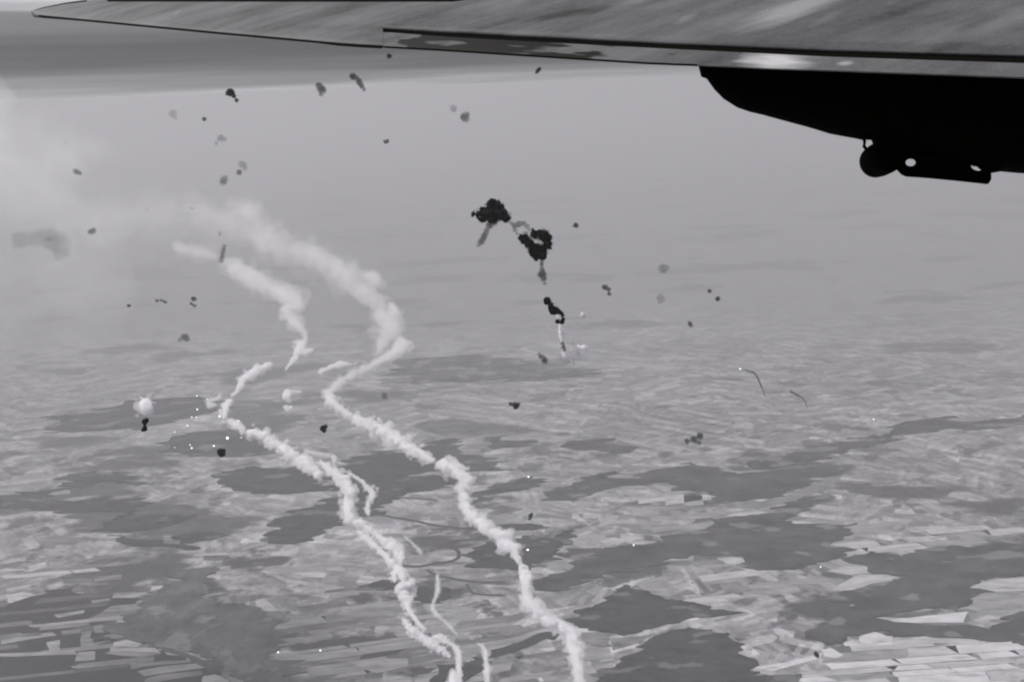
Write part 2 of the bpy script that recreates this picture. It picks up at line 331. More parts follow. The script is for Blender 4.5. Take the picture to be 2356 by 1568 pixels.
# ------------------------------------------------------------------ fields (pieces of the ground)
fmat = [mottled('crop_%s' % n, a, c, .006, detail=9, stretch=(.6, 2.2, 1), clear=(.005, .62, cl)) for n, a, c, cl in (('ploughed', .03, .14, .1), ('pasture', .08, .22, -.06), ('hay', .12, .32, -.08), ('straw', .18, .46, -.1), ('stubble', .36, .68, -.14), ('chalk', .52, .86, -.2))]
n_fields = 0
def field(poly, mi, top=1.0):
    global n_fields
    n_fields += 1
    o = slab('field', poly, top, fmat[mi], parent=ground, ragged=9, step=45, seed=n_fields * 1.7)
    return o
big_fields = [
 (q1, [(345,1150),(520,1120),(530,1138),(365,1168)], 3), (q1, [(170,1216),(440,1190),(780,1150),(800,1172),(600,1192),(210,1230)], 3),
 (q1, [(0,1312),(160,1282),(320,1257),(352,1277),(180,1303),(0,1338)], 3), (q1, [(500,1262),(560,1252),(565,1300),(690,1282),(692,1312),(540,1352),(500,1350)], 2),
 (q1, [(292,1322),(370,1307),(374,1368),(300,1380)], 3), (q1, [(-50,1392),(300,1380),(465,1372),(470,1398),(300,1402),(-50,1412)], 3),
 (q1, [(490,1382),(598,1376),(590,1428),(470,1442)], 3), (q1, [(582,1222),(640,1207),(644,1258),(588,1262)], 2),
 (q1, [(705,1322),(790,1302),(870,1330),(850,1350),(700,1345)], 4), (q1, [(690,1352),(850,1354),(950,1352),(1010,1385),(680,1374)], 4), (q1, [(660,1390),(680,1378),(1000,1390),(900,1413),(780,1405)], 3),
 (q1, [(445,1468),(580,1462),(582,1474),(450,1480)], 3), (q1, [(380,1252),(500,1240),(495,1262),(385,1276)], 2), (q1, [(570,1300),(690,1285),(690,1310),(580,1325)], 3),
 (q1, [(820,1452),(1180,1430),(1200,1444),(900,1470),(812,1490)], 2), (q1, [(850,1500),(1000,1470),(1230,1450),(1270,1478),(1100,1500),(880,1530)], 3), (q1, [(900,1548),(1000,1520),(1250,1496),(1262,1520),(1000,1560),(880,1600)], 2),
 (q1, [(1260,1530),(1330,1520),(1420,1560),(1400,1620),(1260,1600)], 4), (q1, [(40,1030),(140,1010),(220,1030),(60,1080)], 4), (q1, [(560,1062),(680,1048),(690,1062),(570,1082)], 2),
 (q1, [(700,1030),(860,1015),(930,1000),(920,1020),(850,1045),(700,1046)], 3), (q1, [(955,1172),(1080,1165),(1060,1190),(950,1196)], 3), (q1, [(120,1270),(260,1262),(250,1276),(130,1290)], 1),
 (q1, [(310,452),(440,425),(560,410),(640,408),(520,435),(400,462),(320,466)], 3), (q1, [(290,395),(380,372),(440,376),(430,400),(300,410)], 3), (q1, [(640,425),(800,408),(910,396),(800,425),(650,440)], 2),
 (q1, [(1840,890),(1950,885),(2030,890),(2010,920),(1880,915)], 4), (q1, [(1360,850),(1430,845),(1430,895),(1370,900)], 3), (q1, [(1200,775),(1400,765),(1410,776),(1210,786)], 4),
 (q2, [(600,292),(770,278),(790,286),(610,302)], 2), (q2, [(720,1100),(900,1090),(1010,1120),(960,1140),(760,1130)], 3), (q2, [(1390,822),(1520,800),(1540,850),(1400,835)], 3),
 (q2, [(1640,1260),(1780,1265),(1830,1300),(1810,1350),(1680,1330)], 2), (q2, [(1650,1340),(1820,1360),(1840,1420),(1700,1435)], 3), (q2, [(1840,1300),(2000,1285),(2120,1268),(1960,1340),(1850,1370)], 2),
 (q2, [(1980,960),(2100,905),(2180,990),(2190,1035),(2100,1030)], 3), (q2, [(230,1440),(400,1420),(570,1420),(580,1470),(380,1510),(260,1480)], 3), (q2, [(1130,650),(1400,610),(1470,600),(1380,635),(1200,672)], 3),
 (q3, [(480,545),(540,520),(720,505),(775,520),(720,538),(560,550)], 4), (q3, [(150,750),(215,728),(290,768),(200,782)], 3), (q3, [(500,490),(640,460),(830,430),(960,380),(1080,320),(1200,290),(1180,330),(1050,400),(850,465),(700,490)], 2),
 (q3, [(440,800),(540,792),(600,800),(720,872),(800,880),(700,905),(560,850)], 4), (q3, [(1320,1290),(1430,1255),(1535,1285),(1530,1340),(1330,1330)], 5), (q3, [(1230,1325),(1300,1310),(1330,1330),(1240,1345)], 5),
 (q3, [(1540,1290),(1760,1292),(2140,1310),(2100,1335),(1600,1320)], 4), (q3, [(640,1480),(850,1450),(1050,1400),(1110,1380),(1080,1420),(860,1480),(800,1500)], 5), (q3, [(1100,1370),(1150,1355),(1230,1400),(1180,1420),(1110,1410)], 5),
 (q3, [(1210,1120),(1280,1090),(1390,1090),(1340,1130),(1260,1160)], 4), (q3, [(1420,1040),(1480,1022),(1480,1050),(1430,1060)], 4), (q3, [(1900,970),(1960,950),(1960,962),(1910,980)], 4),
 (q3, [(1560,1120),(1680,1100),(1800,1118),(1700,1128)], 4), (q3, [(1440,1168),(1640,1170),(1900,1140),(2000,1130),(1980,1200),(1700,1200),(1560,1195)], 5), (q3, [(2000,980),(2150,935),(2352,915),(2500,920),(2500,1000),(2100,1010)], 4),
 (q3, [(1990,1050),(2120,1010),(2352,1010),(2500,1020),(2500,1110),(2150,1150),(2010,1120)], 3), (q3, [(1250,850),(1400,850),(1390,890),(1260,900),(1120,880)], 4), (q3, [(1210,960),(1300,910),(1480,900),(1600,925),(1400,960),(1280,1000),(1150,1000)], 4),
 (q7, [(1480,1105),(1720,1100),(2010,1060),(2020,1120),(1900,1135),(1750,1130)], 3), (q7, [(1640,870),(1930,860),(2070,860),(1950,900),(1800,920)], 4), (q7, [(1970,940),(1800,860),(1940,865),(1950,940),(1810,945)][1:], 3),
 (q7, [(1290,730),(1530,728),(1540,740),(1320,742)], 3), (q7, [(600,610),(830,595),(830,620),(640,625)], 3), (q7, [(1100,520),(1180,540),(1150,556),(1080,540)], 3),
]
for i, (q, poly, mi) in enumerate(big_fields): field(gp(poly, q), mi, 2.6)
zones = [
 ([(-80,1385),(150,1370),(330,1375),(420,1400),(350,1440),(300,1500),(420,1540),(430,1600),(-90,1600)], (0, 2), .12, (0, 0, 1, 2, 0), .45),
 ([(650,1400),(800,1372),(1000,1400),(1200,1440),(1330,1500),(1345,1590),(640,1600),(680,1500)], (1, 3), .18, (2, 3, 1), .85),
 ([(1560,1300),(1640,1290),(1720,1320),(1850,1330),(1890,1350),(1860,1440),(1800,1470),(1700,1460),(1600,1410),(1500,1300)], (2, 4), .15, (2, 3, 3, 4), .5),
 ([(1960,1510),(2010,1480),(2060,1455),(2150,1455),(2356,1480),(2560,1500),(2560,1620),(1860,1620),(1780,1570)], (3, 5), .05, (4, 5, 5, 4, 3), .95),
 ([(1940,1250),(1965,1213),(2050,1202),(2250,1206),(2356,1215),(2480,1232),(2400,1262),(2200,1278),(2060,1292),(1930,1282)], (3, 5), .1, (3, 4, 4, 2), .75),
 ([(-60,1310),(150,1300),(400,1296),(480,1340),(430,1366),(230,1362),(-60,1345)], (1, 3), .1, (2, 3, 4, 1), .6),
 ([(1440,1200),(1500,1130),(1560,1115),(1650,1130),(1700,1200),(1600,1235),(1480,1225)], (2, 4), .2, (2, 3, 4), .6),
 ([(1130,1400),(1000,1300),(1100,1220),(1060,1300),(1180,1340),(1190,1400)], (1, 3), .2, (2, 3), .6),
 ([(690,1290),(860,1290),(900,1330),(850,1380),(700,1370)], (1, 3), .15, (2, 3, 1), .6),
]
random.seed(21)
for zi, (poly, _, ang, mis, prob) in enumerate(zones):
    P = gp(poly); x0 = min(p[0] for p in P); x1 = max(p[0] for p in P); y0 = min(p[1] for p in P); y1 = max(p[1] for p in P)
    cx, cy = (x0 + x1) / 2, (y0 + y1) / 2; ca_, sa_ = math.cos(ang), math.sin(ang)
    v = -(y1 - y0)
    while v < (y1 - y0):
        h = random.uniform(70, 170) if zi == 3 else random.uniform(55, 150); u = -(x1 - x0) * .8 + random.uniform(0, 400)
        while u < (x1 - x0) * .8:
            ln = random.uniform(280, 900)
            mx, my = u + ln / 2, v + h / 2
            wx, wy = cx + mx * ca_ - my * sa_, cy + mx * sa_ + my * ca_
            if n_fields < 300 and inside(wx, wy, P) and random.random() < prob * (1 if zi == 3 else (.75 if zi else 1)):
                sk = random.uniform(-90, 90); g_ = 5
                qd = [(u + g_, v + g_), (u + ln - g_, v + g_), (u + ln - g_ + sk, v + h - g_), (u + g_ + sk, v + h - g_)]
                rw = [(cx + a * ca_ - c * sa_, cy + a * sa_ + c * ca_) for a, c in qd]
                field(rw, random.choice(mis), (1.0 if zi else 2.3) + zi * .03)
            u += ln
        v += h

# rivers and roads
def ribbon(name, pts, wid, mat, top, label, q=q2):
    P = [Vector(p) for p in gp(pts, q)]
    fine_ = []
    for i in range(len(P) - 1):
        a0 = P[max(0, i - 1)]; a1 = P[i]; a2 = P[i + 1]; a3 = P[min(len(P) - 1, i + 2)]
        for k in range(6):
            s = k / 6
            fine_.append(.5 * ((2 * a1) + (a2 - a0) * s + (2 * a0 - 5 * a1 + 4 * a2 - a3) * s * s + (3 * a1 - a0 - 3 * a2 + a3) * s ** 3))
    fine_.append(P[-1])
    vs = []; fs = []
    for i, p in enumerate(fine_):
        d = (fine_[min(i + 1, len(fine_) - 1)] - fine_[max(0, i - 1)]).normalized(); n = Vector((-d.y, d.x))
        ww = wid * (1 + .25 * noise.noise(Vector((i * .7, wid, 0)))) / 2
        for s in (-1, 1): vs.append(Vector((p.x + n.x * ww * s, p.y + n.y * ww * s, GZ + top)))
        if i: fs.append((2 * i - 2, 2 * i - 1, 2 * i + 1, 2 * i))
    o = mesh(name, vs, fs, mat); tag(o, label, kind='structure'); return o
water = surf('river_water', .02, .35, .3); lane = surf('lane_earth', .06)
ribbon('river', [(1060,1400),(1150,1380),(1250,1350),(1330,1320),(1390,1290),(1440,1278),(1500,1290)], 120, water, 2.6, 'dark river reach left of the right smoke trail')
ribbon('stream', [(390,528),(480,545),(600,565),(720,590),(850,608),(1000,620)], 45, water, 2.4, 'dark stream curving below the large dark wood')
ribbon('stream', [(1050,665),(960,685),(870,695),(830,730),(880,750),(890,790),(850,815),(760,830),(640,850),(540,845)], 45, water, 2.4, 'winding dark stream between the two smoke trails')
ribbon('road', [(690,870),(740,900),(820,920),(930,940),(1050,950),(1180,945)], 40, lane, 2.4, 'dark lane below the winding stream')
ribbon('road', [(940,960),(970,1010),(1040,1025),(1180,1030)], 35, lane, 2.4, 'short dark lane left of the right smoke trail')
ribbon('road', [(790,1285),(900,1310),(1050,1370),(1150,1400),(1260,1450),(1330,1500)], 60, lane, 2.8, 'dark lane edging the black corner land', q1)
ribbon('road', [(1190,1320),(1230,1280),(1310,1230),(1430,1190),(1560,1140),(1620,1110)], 35, fmat[1], 13, 'pale ride along the grey upland', q1)
ribbon('road', [(40,470),(200,440),(400,420),(640,430),(760,440)], 40, lane, 2.4, 'faint dark lane among the strip fields')

# ------------------------------------------------------------------ smoke
def depth(y):
    a = min(1.15, max(0, (y - 450) / (1568 - 450)))
    return 1 / ((1 - a) / 6500 + a / 1250)
VC = {}
def biggest(me):
    """keep the largest connected skin, drop stray droplets"""
    n = len(me.vertices); par = list(range(n))
    def find(i):
        while par[i] != i:
            par[i] = par[par[i]]; i = par[i]
        return i
    for e in me.edges:
        a, c = find(e.vertices[0]), find(e.vertices[1])
        if a != c: par[a] = c
    cnt = {}
    lab = [find(i) for i in range(n)]
    for l_ in lab: cnt[l_] = cnt.get(l_, 0) + 1
    if len(cnt) < 2: return me
    best = max(cnt, key=cnt.get); mp_ = {}; vs = []
    for i in range(n):
        if lab[i] == best: mp_[i] = len(vs); vs.append(me.vertices[i].co.copy())
    fs = [[mp_[v] for v in p.vertices] for p in me.polygons if lab[p.vertices[0]] == best]
    m2 = bpy.data.meshes.new('tmp'); m2.from_pydata(vs, [], fs); bpy.data.meshes.remove(me); return m2
import time as _tm, numpy as np
_b = bmesh.new(); bmesh.ops.create_icosphere(_b, subdivisions=2, radius=1)
ICO_V = np.array([v.co[:] for v in _b.verts]); ICO_F = np.array([[v.index for v in f.verts] for f in _b.faces]); _b.free()
_T = [0, 0, 0]
def smoke_mesh(name, blobs, mat, parent, vox, rough=1.0):
    """one closed skin round a cluster of puffs; blobs = (centre, radius)"""
    t0_ = _tm.time()
    allv = []; allf = []
    for c, r in blobs:
        mt = Matrix.Translation(c) @ Matrix.Rotation(random.random() * 6, 4, Vector((random.random(), random.random(), 1)).normalized()) @ Matrix.Diagonal((r * random.uniform(.85, 1.2), r * random.uniform(.85, 1.15), r * random.uniform(.75, 1.05), 1))
        M = np.array(mt); k = len(allv) * len(ICO_V)
        allv.append(ICO_V @ M[:3, :3].T + M[:3, 3]); allf.append(ICO_F + k)
    av = np.concatenate(allv).astype(np.float32); af = np.concatenate(allf).astype(np.int32)
    me0 = bpy.data.meshes.new('tmp'); me0.vertices.add(len(av)); me0.vertices.foreach_set('co', av.ravel())
    me0.loops.add(af.size); me0.loops.foreach_set('vertex_index', af.ravel())
    me0.polygons.add(len(af)); me0.polygons.foreach_set('loop_start', np.arange(0, af.size, 3, dtype=np.int32)); me0.update(calc_edges=True)
    _T[1] += _tm.time() - t0_; t0_ = _tm.time()
    ob = bpy.data.objects.new('tmp', me0); COL.objects.link(ob)
    rm = ob.modifiers.new('r', 'REMESH'); rm.mode = 'VOXEL'; rm.voxel_size = vox; rm.use_smooth_shade = True
    dg = bpy.context.evaluated_depsgraph_get()
    me = bpy.data.meshes.new_from_object(ob.evaluated_get(dg))
    _T[0] += _tm.time() - t0_; _T[2] += len(me.vertices); t0_ = _tm.time()
    me = biggest(me)
    bpy.data.objects.remove(ob); bpy.data.meshes.remove(me0)
    base = Vector(parent['_w']) if parent else None
    vs = [v.co.copy() for v in me.vertices]; nr = [v.normal.copy() for v in me.vertices]
    for i, v in enumerate(vs):
        k = 1 / (vox * 3.2)
        vs[i] = v + nr[i] * vox * 1.5 * rough * noise.noise(v * k) + nr[i] * vox * .7 * noise.noise(v * k * 2.3)
    fs = [tuple(p.vertices) for p in me.polygons]
    bpy.data.meshes.remove(me)
    _r = mesh(name, vs, fs, mat, parent=parent, smooth=True); _T[1] += _tm.time() - t0_
    return _r
def puffs(path, dfun, den=.17, jit=.26, rr=(.26, .44), rag=1.0):
    out = []
    for i in range(len(path) - 1):
        (xa, ya, wa), (xb, yb, wb) = path[i], path[i + 1]
        n = max(1, int(math.hypot(xb - xa, yb - ya) / (den * (wa + wb) / 2)))
        for k in range(n):
            s = k / n; x, y, ww = xa + (xb - xa) * s, ya + (yb - ya) * s, wa + (wb - wa) * s
            d = dfun(y); c = at(x, y, d); W = ww * d / FP
            ww_ = W * (1 + .5 * noise.noise(Vector((x * .06, y * .06, 3))))
            out.append((c + Vector((random.gauss(0, 1), random.gauss(0, 1), random.gauss(0, 1))) * W * jit * .45, ww_ * .36))
            for _ in range(4):
                o = Vector((random.gauss(0, 1), random.gauss(0, 1), random.gauss(0, 1))).normalized()
                out.append((c + o * W * jit * random.uniform(.6, 1.7) * rag, W * random.uniform(*rr) * random.uniform(.4, .85)))
    return out
def stretch(parent, name, path, od, dfun=depth, col=(1, 1, 1), g=0.25, jit=.27, **kw):
    """core of closely packed puffs, and a thin ragged fringe round it"""
    mw = sum(p[2] for p in path) / len(path); md = dfun(sum(p[1] for p in path) / len(path)); W = mw * md / FP
    mnw = min(p[2] for p in path)
    vx = min(W / 10, mnw * md / FP / 3.5)
    if od < 2.3:
        for nm, sc_, k_ in ((name, .7, .30), ('fringe', 1.0, .27), ('veil', 1.4, .20)):
            o_ = smoke_mesh(nm, puffs([(x, y, w_ * sc_) for x, y, w_ in path], dfun, jit=jit * 1.2), volmat('thin_smoke', k_ * od / W, col, g), parent, vx * 1.15, 1.5)
        return o_
    core = [(x, y, w_ * .92) for x, y, w_ in path]
    o = smoke_mesh(name, puffs(core, dfun, jit=jit, **kw), volmat('white_smoke', .8 * od / W, col, g), parent, vx)
    smoke_mesh('fringe', puffs([(x, y, w_ * 1.12) for x, y, w_ in path], dfun, den=.16, jit=jit * 1.7, rr=(.22, .46), rag=1.15), volmat('thin_smoke', .32 * min(od, 5) / W, col, g), parent, vx * 1.1)
    return o
WH = (.995, .99, 1.0)

random.seed(3)
# right-hand trail
rt = root('smoke_trail', at(1335, 1620, depth(1620)))
tag(rt, 'long unbroken white smoke trail on the right winding down to the bottom edge', 'smoke trail', 'white smoke trails')
stretch(rt, 'smoke', [(1345,1660,28),(1338,1600,26),(1335,1568,24),(1330,1530,26),(1325,1490,30),(1315,1455,30),(1290,1438,22),(1262,1425,26),(1240,1408,28),(1215,1385,24),(1210,1360,22),(1210,1335,26),(1202,1305,28)], 8, col=WH)
stretch(rt, 'smoke', [(1196,1292,16),(1186,1275,14),(1183,1262,28),(1150,1235,32),(1110,1205,28),(1080,1180,22),(1066,1150,22),(1066,1128,24),(1078,1106,24),(1050,1082,28),(1015,1070,28)], 7, col=WH)
stretch(rt, 'smoke', [(995,1060,18),(960,1040,22),(925,1020,22),(900,1003,28),(875,988,28),(845,975,22),(815,960,18)], 6, col=WH)
stretch(rt, 'smoke', [(805,955,16),(780,938,18),(762,920,22),(752,902,18)], 3, col=WH)
stretch(rt, 'smoke', [(760,900,16),(775,885,18),(800,868,16),(830,852,18),(860,838,16),(890,822,20),(915,808,26),(930,790,30),(928,775,30)], 2.2, col=WH)
stretch(rt, 'smoke', [(868,815,14),(875,800,22),(880,780,26),(905,765,40),(895,745,46),(880,722,50),(870,700,52),(850,680,52),(832,660,46)], 1.5, col=WH, jit=.3)
stretch(rt, 'smoke', [(845,672,52),(820,652,54),(790,630,54),(755,608,54),(720,590,54),(700,582,48)], 1.25, col=WH, jit=.32)
stretch(rt, 'smoke', [(710,588,56),(670,572,56),(630,556,58),(590,538,58),(560,522,60),(540,512,50)], .95, col=WH, jit=.34)
stretch(rt, 'smoke', [(545,520,60),(510,505,66),(475,498,60)], .6, col=WH, jit=.36)
stretch(rt, 'puff', [(840,628,26),(862,640,30),(874,656,24)], 1.2, col=WH)
stretch(rt, 'puff', [(898,700,14),(908,716,20),(918,722,12)], 2.0, col=WH)
stretch(rt, 'puff', [(590,490,34),(568,480,40),(540,478,40),(610,510,30)], .7, col=WH, jit=.4)

# left-hand trail
lt = root('smoke_trail', at(1045, 1620, depth(1620)))
tag(lt, 'broken white smoke trail on the left with forked strands at its lower end', 'smoke trail', 'white smoke trails')
stretch(lt, 'smoke', [(1046,1660,22),(1044,1600,20),(1042,1568,22),(1044,1545,14)], 10, col=WH)
stretch(lt, 'smoke', [(1034,1508,8),(1012,1494,16),(985,1478,18),(968,1462,14),(952,1452,18),(938,1438,12),(928,1426,10)], 9, col=WH)
stretch(lt, 'smoke', [(978,1448,8),(962,1432,9),(948,1412,10),(939,1398,13),(937,1378,24),(928,1362,30),(934,1350,30),(950,1345,14)], 8, col=WH)
stretch(lt, 'smoke', [(908,1335,10),(906,1318,14),(918,1305,12),(926,1320,20),(930,1332,14),(912,1300,12)], 5, col=WH)
stretch(lt, 'smoke', [(906,1300,12),(892,1285,14),(880,1272,12),(868,1260,10),(858,1252,12),(845,1240,16),(832,1228,10),(822,1220,6)], 6, col=WH)
stretch(lt, 'smoke', [(923,1296,10),(921,1276,18),(908,1262,26),(892,1248,18),(872,1234,14),(858,1222,14),(838,1210,16),(818,1200,22)], 5, col=WH)
stretch(lt, 'smoke', [(805,1196,24),(799,1175,26),(801,1150,26),(808,1132,26),(802,1118,32),(788,1108,36),(776,1096,22)], 7, col=WH)
stretch(lt, 'smoke', [(736,1096,14),(725,1085,20),(710,1072,26),(690,1058,26),(672,1046,24),(650,1030,20),(630,1018,20),(610,1006,24),(588,998,24),(568,994,16)], 9, col=WH)
stretch(lt, 'smoke', [(560,988,12),(545,978,16),(528,968,14)], 3, col=WH)
stretch(lt, 'smoke', [(518,960,12),(516,945,15),(520,930,15),(530,920,12)], 5, col=WH)
stretch(lt, 'puff', [(498,932,8),(484,932,14),(478,924,12),(500,915,8),(508,908,8)], 1.6, col=WH)
stretch(lt, 'strand', [(776,1092,16),(758,1078,16),(745,1068,12),(735,1060,8)], 4, col=WH)
stretch(lt, 'strand', [(768,1065,8),(770,1050,10),(752,1046,8),(722,1042,8),(700,1035,7)], 1.6, col=WH)
stretch(lt, 'strand', [(806,1090,8),(820,1098,10),(836,1108,12),(843,1122,11),(858,1132,15),(857,1142,13),(848,1152,9),(845,1170,10),(848,1184,8)], 2.6, col=WH)
stretch(lt, 'strand', [(930,1232,6),(944,1245,7),(958,1258,8),(970,1272,10)], 1.2, col=WH)
stretch(lt, 'smoke', [(534,910,10),(546,900,12),(556,884,18),(554,872,14),(572,864,20),(590,852,20),(608,842,15),(626,836,12)], 3.4, col=WH)
stretch(lt, 'smoke', [(656,850,6),(668,836,10),(678,824,18),(688,806,28),(690,790,18),(702,810,14),(716,806,12)], 2.8, col=WH)
stretch(lt, 'smoke', [(694,792,12),(704,774,14),(698,762,20),(688,750,24),(672,738,28),(660,728,24)], 1.8, col=WH)
stretch(lt, 'smoke', [(656,728,26),(664,706,34),(690,708,22),(676,690,40),(655,680,38),(640,668,34)], 1.8, col=WH)
stretch(lt, 'smoke', [(644,672,34),(620,660,42),(596,645,44),(572,632,46),(548,618,46),(530,606,36)], 1.8, col=WH)
stretch(lt, 'smoke', [(498,590,16),(478,584,24),(452,578,30),(424,574,26),(400,566,24)], .8, col=WH)

# thin middle trail
mt_ = root('smoke_trail', at(1124, 1620, depth(1620)))
tag(mt_, 'thin faint smoke trail between the two big trails at the bottom edge', 'smoke trail', 'white smoke trails')
stretch(mt_, 'smoke', [(1126,1640,12),(1124,1600,10),(1122,1568,10),(1122,1545,14),(1118,1520,9),(1118,1500,13),(1112,1486,8),(1100,1480,6)], 2.4, col=WH)
tt = root('smoke_trail', at(1058, 1620, depth(1620)))
tag(tt, 'thin bead like smoke strand rising just right of the forked trail', 'smoke trail', 'white smoke trails')
stretch(tt, 'smoke', [(1060,1640,12),(1058,1600,11),(1057,1565,12),(1056,1540,11),(1057,1520,13),(1056,1500,10),(1048,1488,9),(1032,1478,9),(1018,1468,16),(1002,1464,14)], 4, col=WH)
stretch(tt, 'strand', [(1050,1458,6),(1036,1440,8),(1020,1425,7),(1004,1412,10),(993,1396,9),(1000,1378,7),(1008,1358,12),(1008,1342,10),(1006,1320,6)], 1.8, col=WH)

def loose(name, label, cat, group, path, od, col=WH, d=None, **kw):
    dd = (lambda y: d) if d else depth
    r_ = puffs(path, dd, **kw)
    mw = sum(p[2] for p in path) / len(path); W = mw * dd(path[0][1]) / FP
    m = volmat('white_smoke' if col[0] > .5 else 'black_smoke', od / W, col, .35 if col[0] > .5 else 0)
    o = smoke_mesh(name, r_, m, None, W / kw.get('fine', 8) if 'fine' not in kw else W / 8)
    tag(o, label, cat, group); return o
loose('smoke_puff', 'small drifting wisp of white smoke inside the elbow of the right trail', 'smoke', 'loose white smoke puffs', [(738,853,14),(752,848,10),(766,841,14),(785,839,17),(795,837,12),(815,836,5),(822,835,5)], 2.2)
loose('smoke_puff', 'comma shaped white smoke puff between the bends of the two trails', 'smoke', 'loose white smoke puffs', [(659,914,24),(660,902,18),(676,902,8),(690,900,12)], 2.6)
loose('smoke_puff', 'little round smoke puff under the comma shaped one', 'smoke', 'loose white smoke puffs', [(655,936,10),(664,938,14),(670,934,10)], 2.2)
# pale bank where the trails spread out at the far left
def bank(label, path, od, d):
    r_ = root('smoke_bank', at(path[0][0], path[0][1], d)); tag(r_, label, 'smoke', 'pale smoke banks at the left')
    W = sum(p[2] for p in path) / len(path) * d / FP
    for sc_, k_ in ((.5, .3), (.75, .24), (1.0, .2), (1.25, .16), (1.5, .14)):
        smoke_mesh('veil', puffs([(x, y, w_ * sc_) for x, y, w_ in path], lambda y: d, jit=.5, den=.25), volmat('thin_smoke', k_ * od / W, (1, 1, 1), .35), r_, W / 11, 1.5)
bank('wide pale smoke bank spreading at the left edge where the trails dissolve', [(-170,340,200),(-150,420,230),(-120,500,230),(-130,600,200),(-60,520,180),(40,500,130),(130,505,100)], 2.3, 7500)
bank('tall bright veil added for the glow along the whole upper left edge', [(-230,375,360),(-210,450,440),(-200,580,420),(-220,700,340)], 2.0, 8200)  # veil added to brighten the left edge
bank('pale knotted smoke cloud high at the left beneath the wing tip', [(120,370,60),(150,350,60),(190,335,50),(225,350,50),(200,380,60)], .35, 6500)
bank('faint pale smoke veil above the head of the left trail', [(180,505,70),(240,500,80),(310,505,90),(380,495,80),(440,485,70),(520,500,60)], .6, 6600)

# black smoke
FG = 'flak bursts hanging in the air'
BK = (.02, .018, .016)
def black(name, label, blobs, od, d, grp='black smoke bursts', jit=1.0, col=BK, cat='smoke', parent=None, q=q5, soft=False):
    out = []; rs = []; wis = []
    for bx, by, br in blobs:
        x, y = q((bx, by)) if q else (bx, by); br_ = br * .3088 if q else br
        r = br_ * d / FP; rs.append(r); c = at(x, y, d)
        out.append((c, r * 1.08))
        for _ in range(12):
            o = Vector((random.gauss(0, 1), random.gauss(0, 1), random.gauss(0, 1))).normalized()
            out.append((c + o * r * random.uniform(.55, 1.1) * jit, r * random.uniform(.14, .42)))
            wis.append((c + o * r * random.uniform(.8, 1.35) * jit, r * random.uniform(.3, .6)))
    mr_ = sum(rs) / len(rs)
    m = volmat('black_smoke', od / (2 * mr_), col)
    if label and od > 3 and grp != FG:
        bm_ = blobs[0]; x, y = q((bm_[0], bm_[1])) if q else bm_[:2]
        o = root(name, at(x, y, d))
        smoke_mesh('core', out, m, o, max(mr_ / 9, min(rs) / 4.5), 3.0)
        smoke_mesh('wisp', wis, volmat('thin_black_smoke', 1.3 / (2 * mr_), (.1, .095, .09)), o, mr_ / 6, 2.4)
    else:
        o = smoke_mesh(name, out, m, parent, max(mr_ / 7, min(rs) / 3.5), 1.4)
    if label: tag(o, label, cat, grp)
    return o
random.seed(11)
black('smoke_cloud', 'black smoke cloud with a pointed left arm, highest of the black clouds', [(380,165,42),(430,190,34),(330,225,42),(380,245,46),(450,235,42),(275,232,26),(235,232,16),(310,270,24),(480,265,26),(400,205,40)], 22, 800)
black('smoke_cloud', 'thin grey smoke tail hanging under the highest black cloud', [(355,315,26),(335,350,22),(325,375,22),(315,400,26),(303,420,24),(290,440,26),(272,465,14)], 1.3, 900)
black('smoke_cloud', 'ragged black smoke cloud with a bright gap in its middle', [(690,378,30),(755,385,36),(785,420,32),(775,460,24),(620,420,38),(655,450,32),(700,500,46),(745,530,34),(800,450,18),(798,478,14),(760,480,22),(730,372,24),(795,400,22),(700,555,20),(750,560,18),(595,405,22),(670,520,20)], 22, 800)
black('smoke_cloud', 'thin grey smoke arc joining the two big black clouds', [(505,285,12),(520,300,18),(545,318,26),(575,305,24),(610,300,22),(635,320,20),(650,345,16),(545,350,18),(560,375,14)], .8, 900)
black('smoke_cloud', 'grey smoke neck under the ragged black cloud', [(745,600,20),(748,640,22),(748,680,32),(760,710,24),(766,745,14)], 1.3, 900)
black('smoke_cloud', 'small chain of black smoke knots hooked round a white gap', [(785,880,24),(815,925,26),(835,950,30),(862,955,20),(885,965,16),(900,985,12),(905,1010,12),(895,1035,16),(862,1030,14)], 20, 800)
black('smoke_cloud', 'tiny grey knot between the white sparks under the black chain', [(898,1195,14),(908,1220,20),(915,1245,12)], 1.6, 900)
loose('smoke_puff', 'small white knot held in the hook of the black smoke chain', 'smoke', 'white streaks under the black smoke', [q5((862,985)) + (12,), q5((868,1005)) + (12,)], 5, d=820)
loose('smoke_puff', 'white vertical streak just below the black smoke chain', 'smoke', 'white streaks under the black smoke', [q5((880,1060)) + (8,), q5((885,1100)) + (11,), q5((892,1140)) + (12,), q5((900,1175)) + (9,)], 6, d=900)
for k_, (lb, pts) in enumerate([('star shaped white wisp right of the grey knot', [(1000,1215,6),(1030,1232,8),(1060,1225,11),(1085,1235,5)]), ('white wisp slanting down below the star shaped one', [(1000,1245,6),(1012,1275,10),(1028,1300,7)]),
        ('thin white wisp lowest of the cluster under the black chain', [(962,1310,4),(975,1335,6),(985,1362,4)]), ('short white wisp directly under the grey knot', [(905,1265,7),(918,1290,8)]),
        ('faint white fleck well right of the black smoke chain', [(1042,960,4),(1052,990,7),(1056,1010,4)]), ('small white fleck at the upper right of the grey knot', [(972,1190,5),(980,1205,5)])]):
    loose('smoke_puff', lb, 'smoke', 'white streaks under the black smoke', [q5((a, c)) + (s_ * 1.4,) for a, c, s_ in pts], 6, d=900)

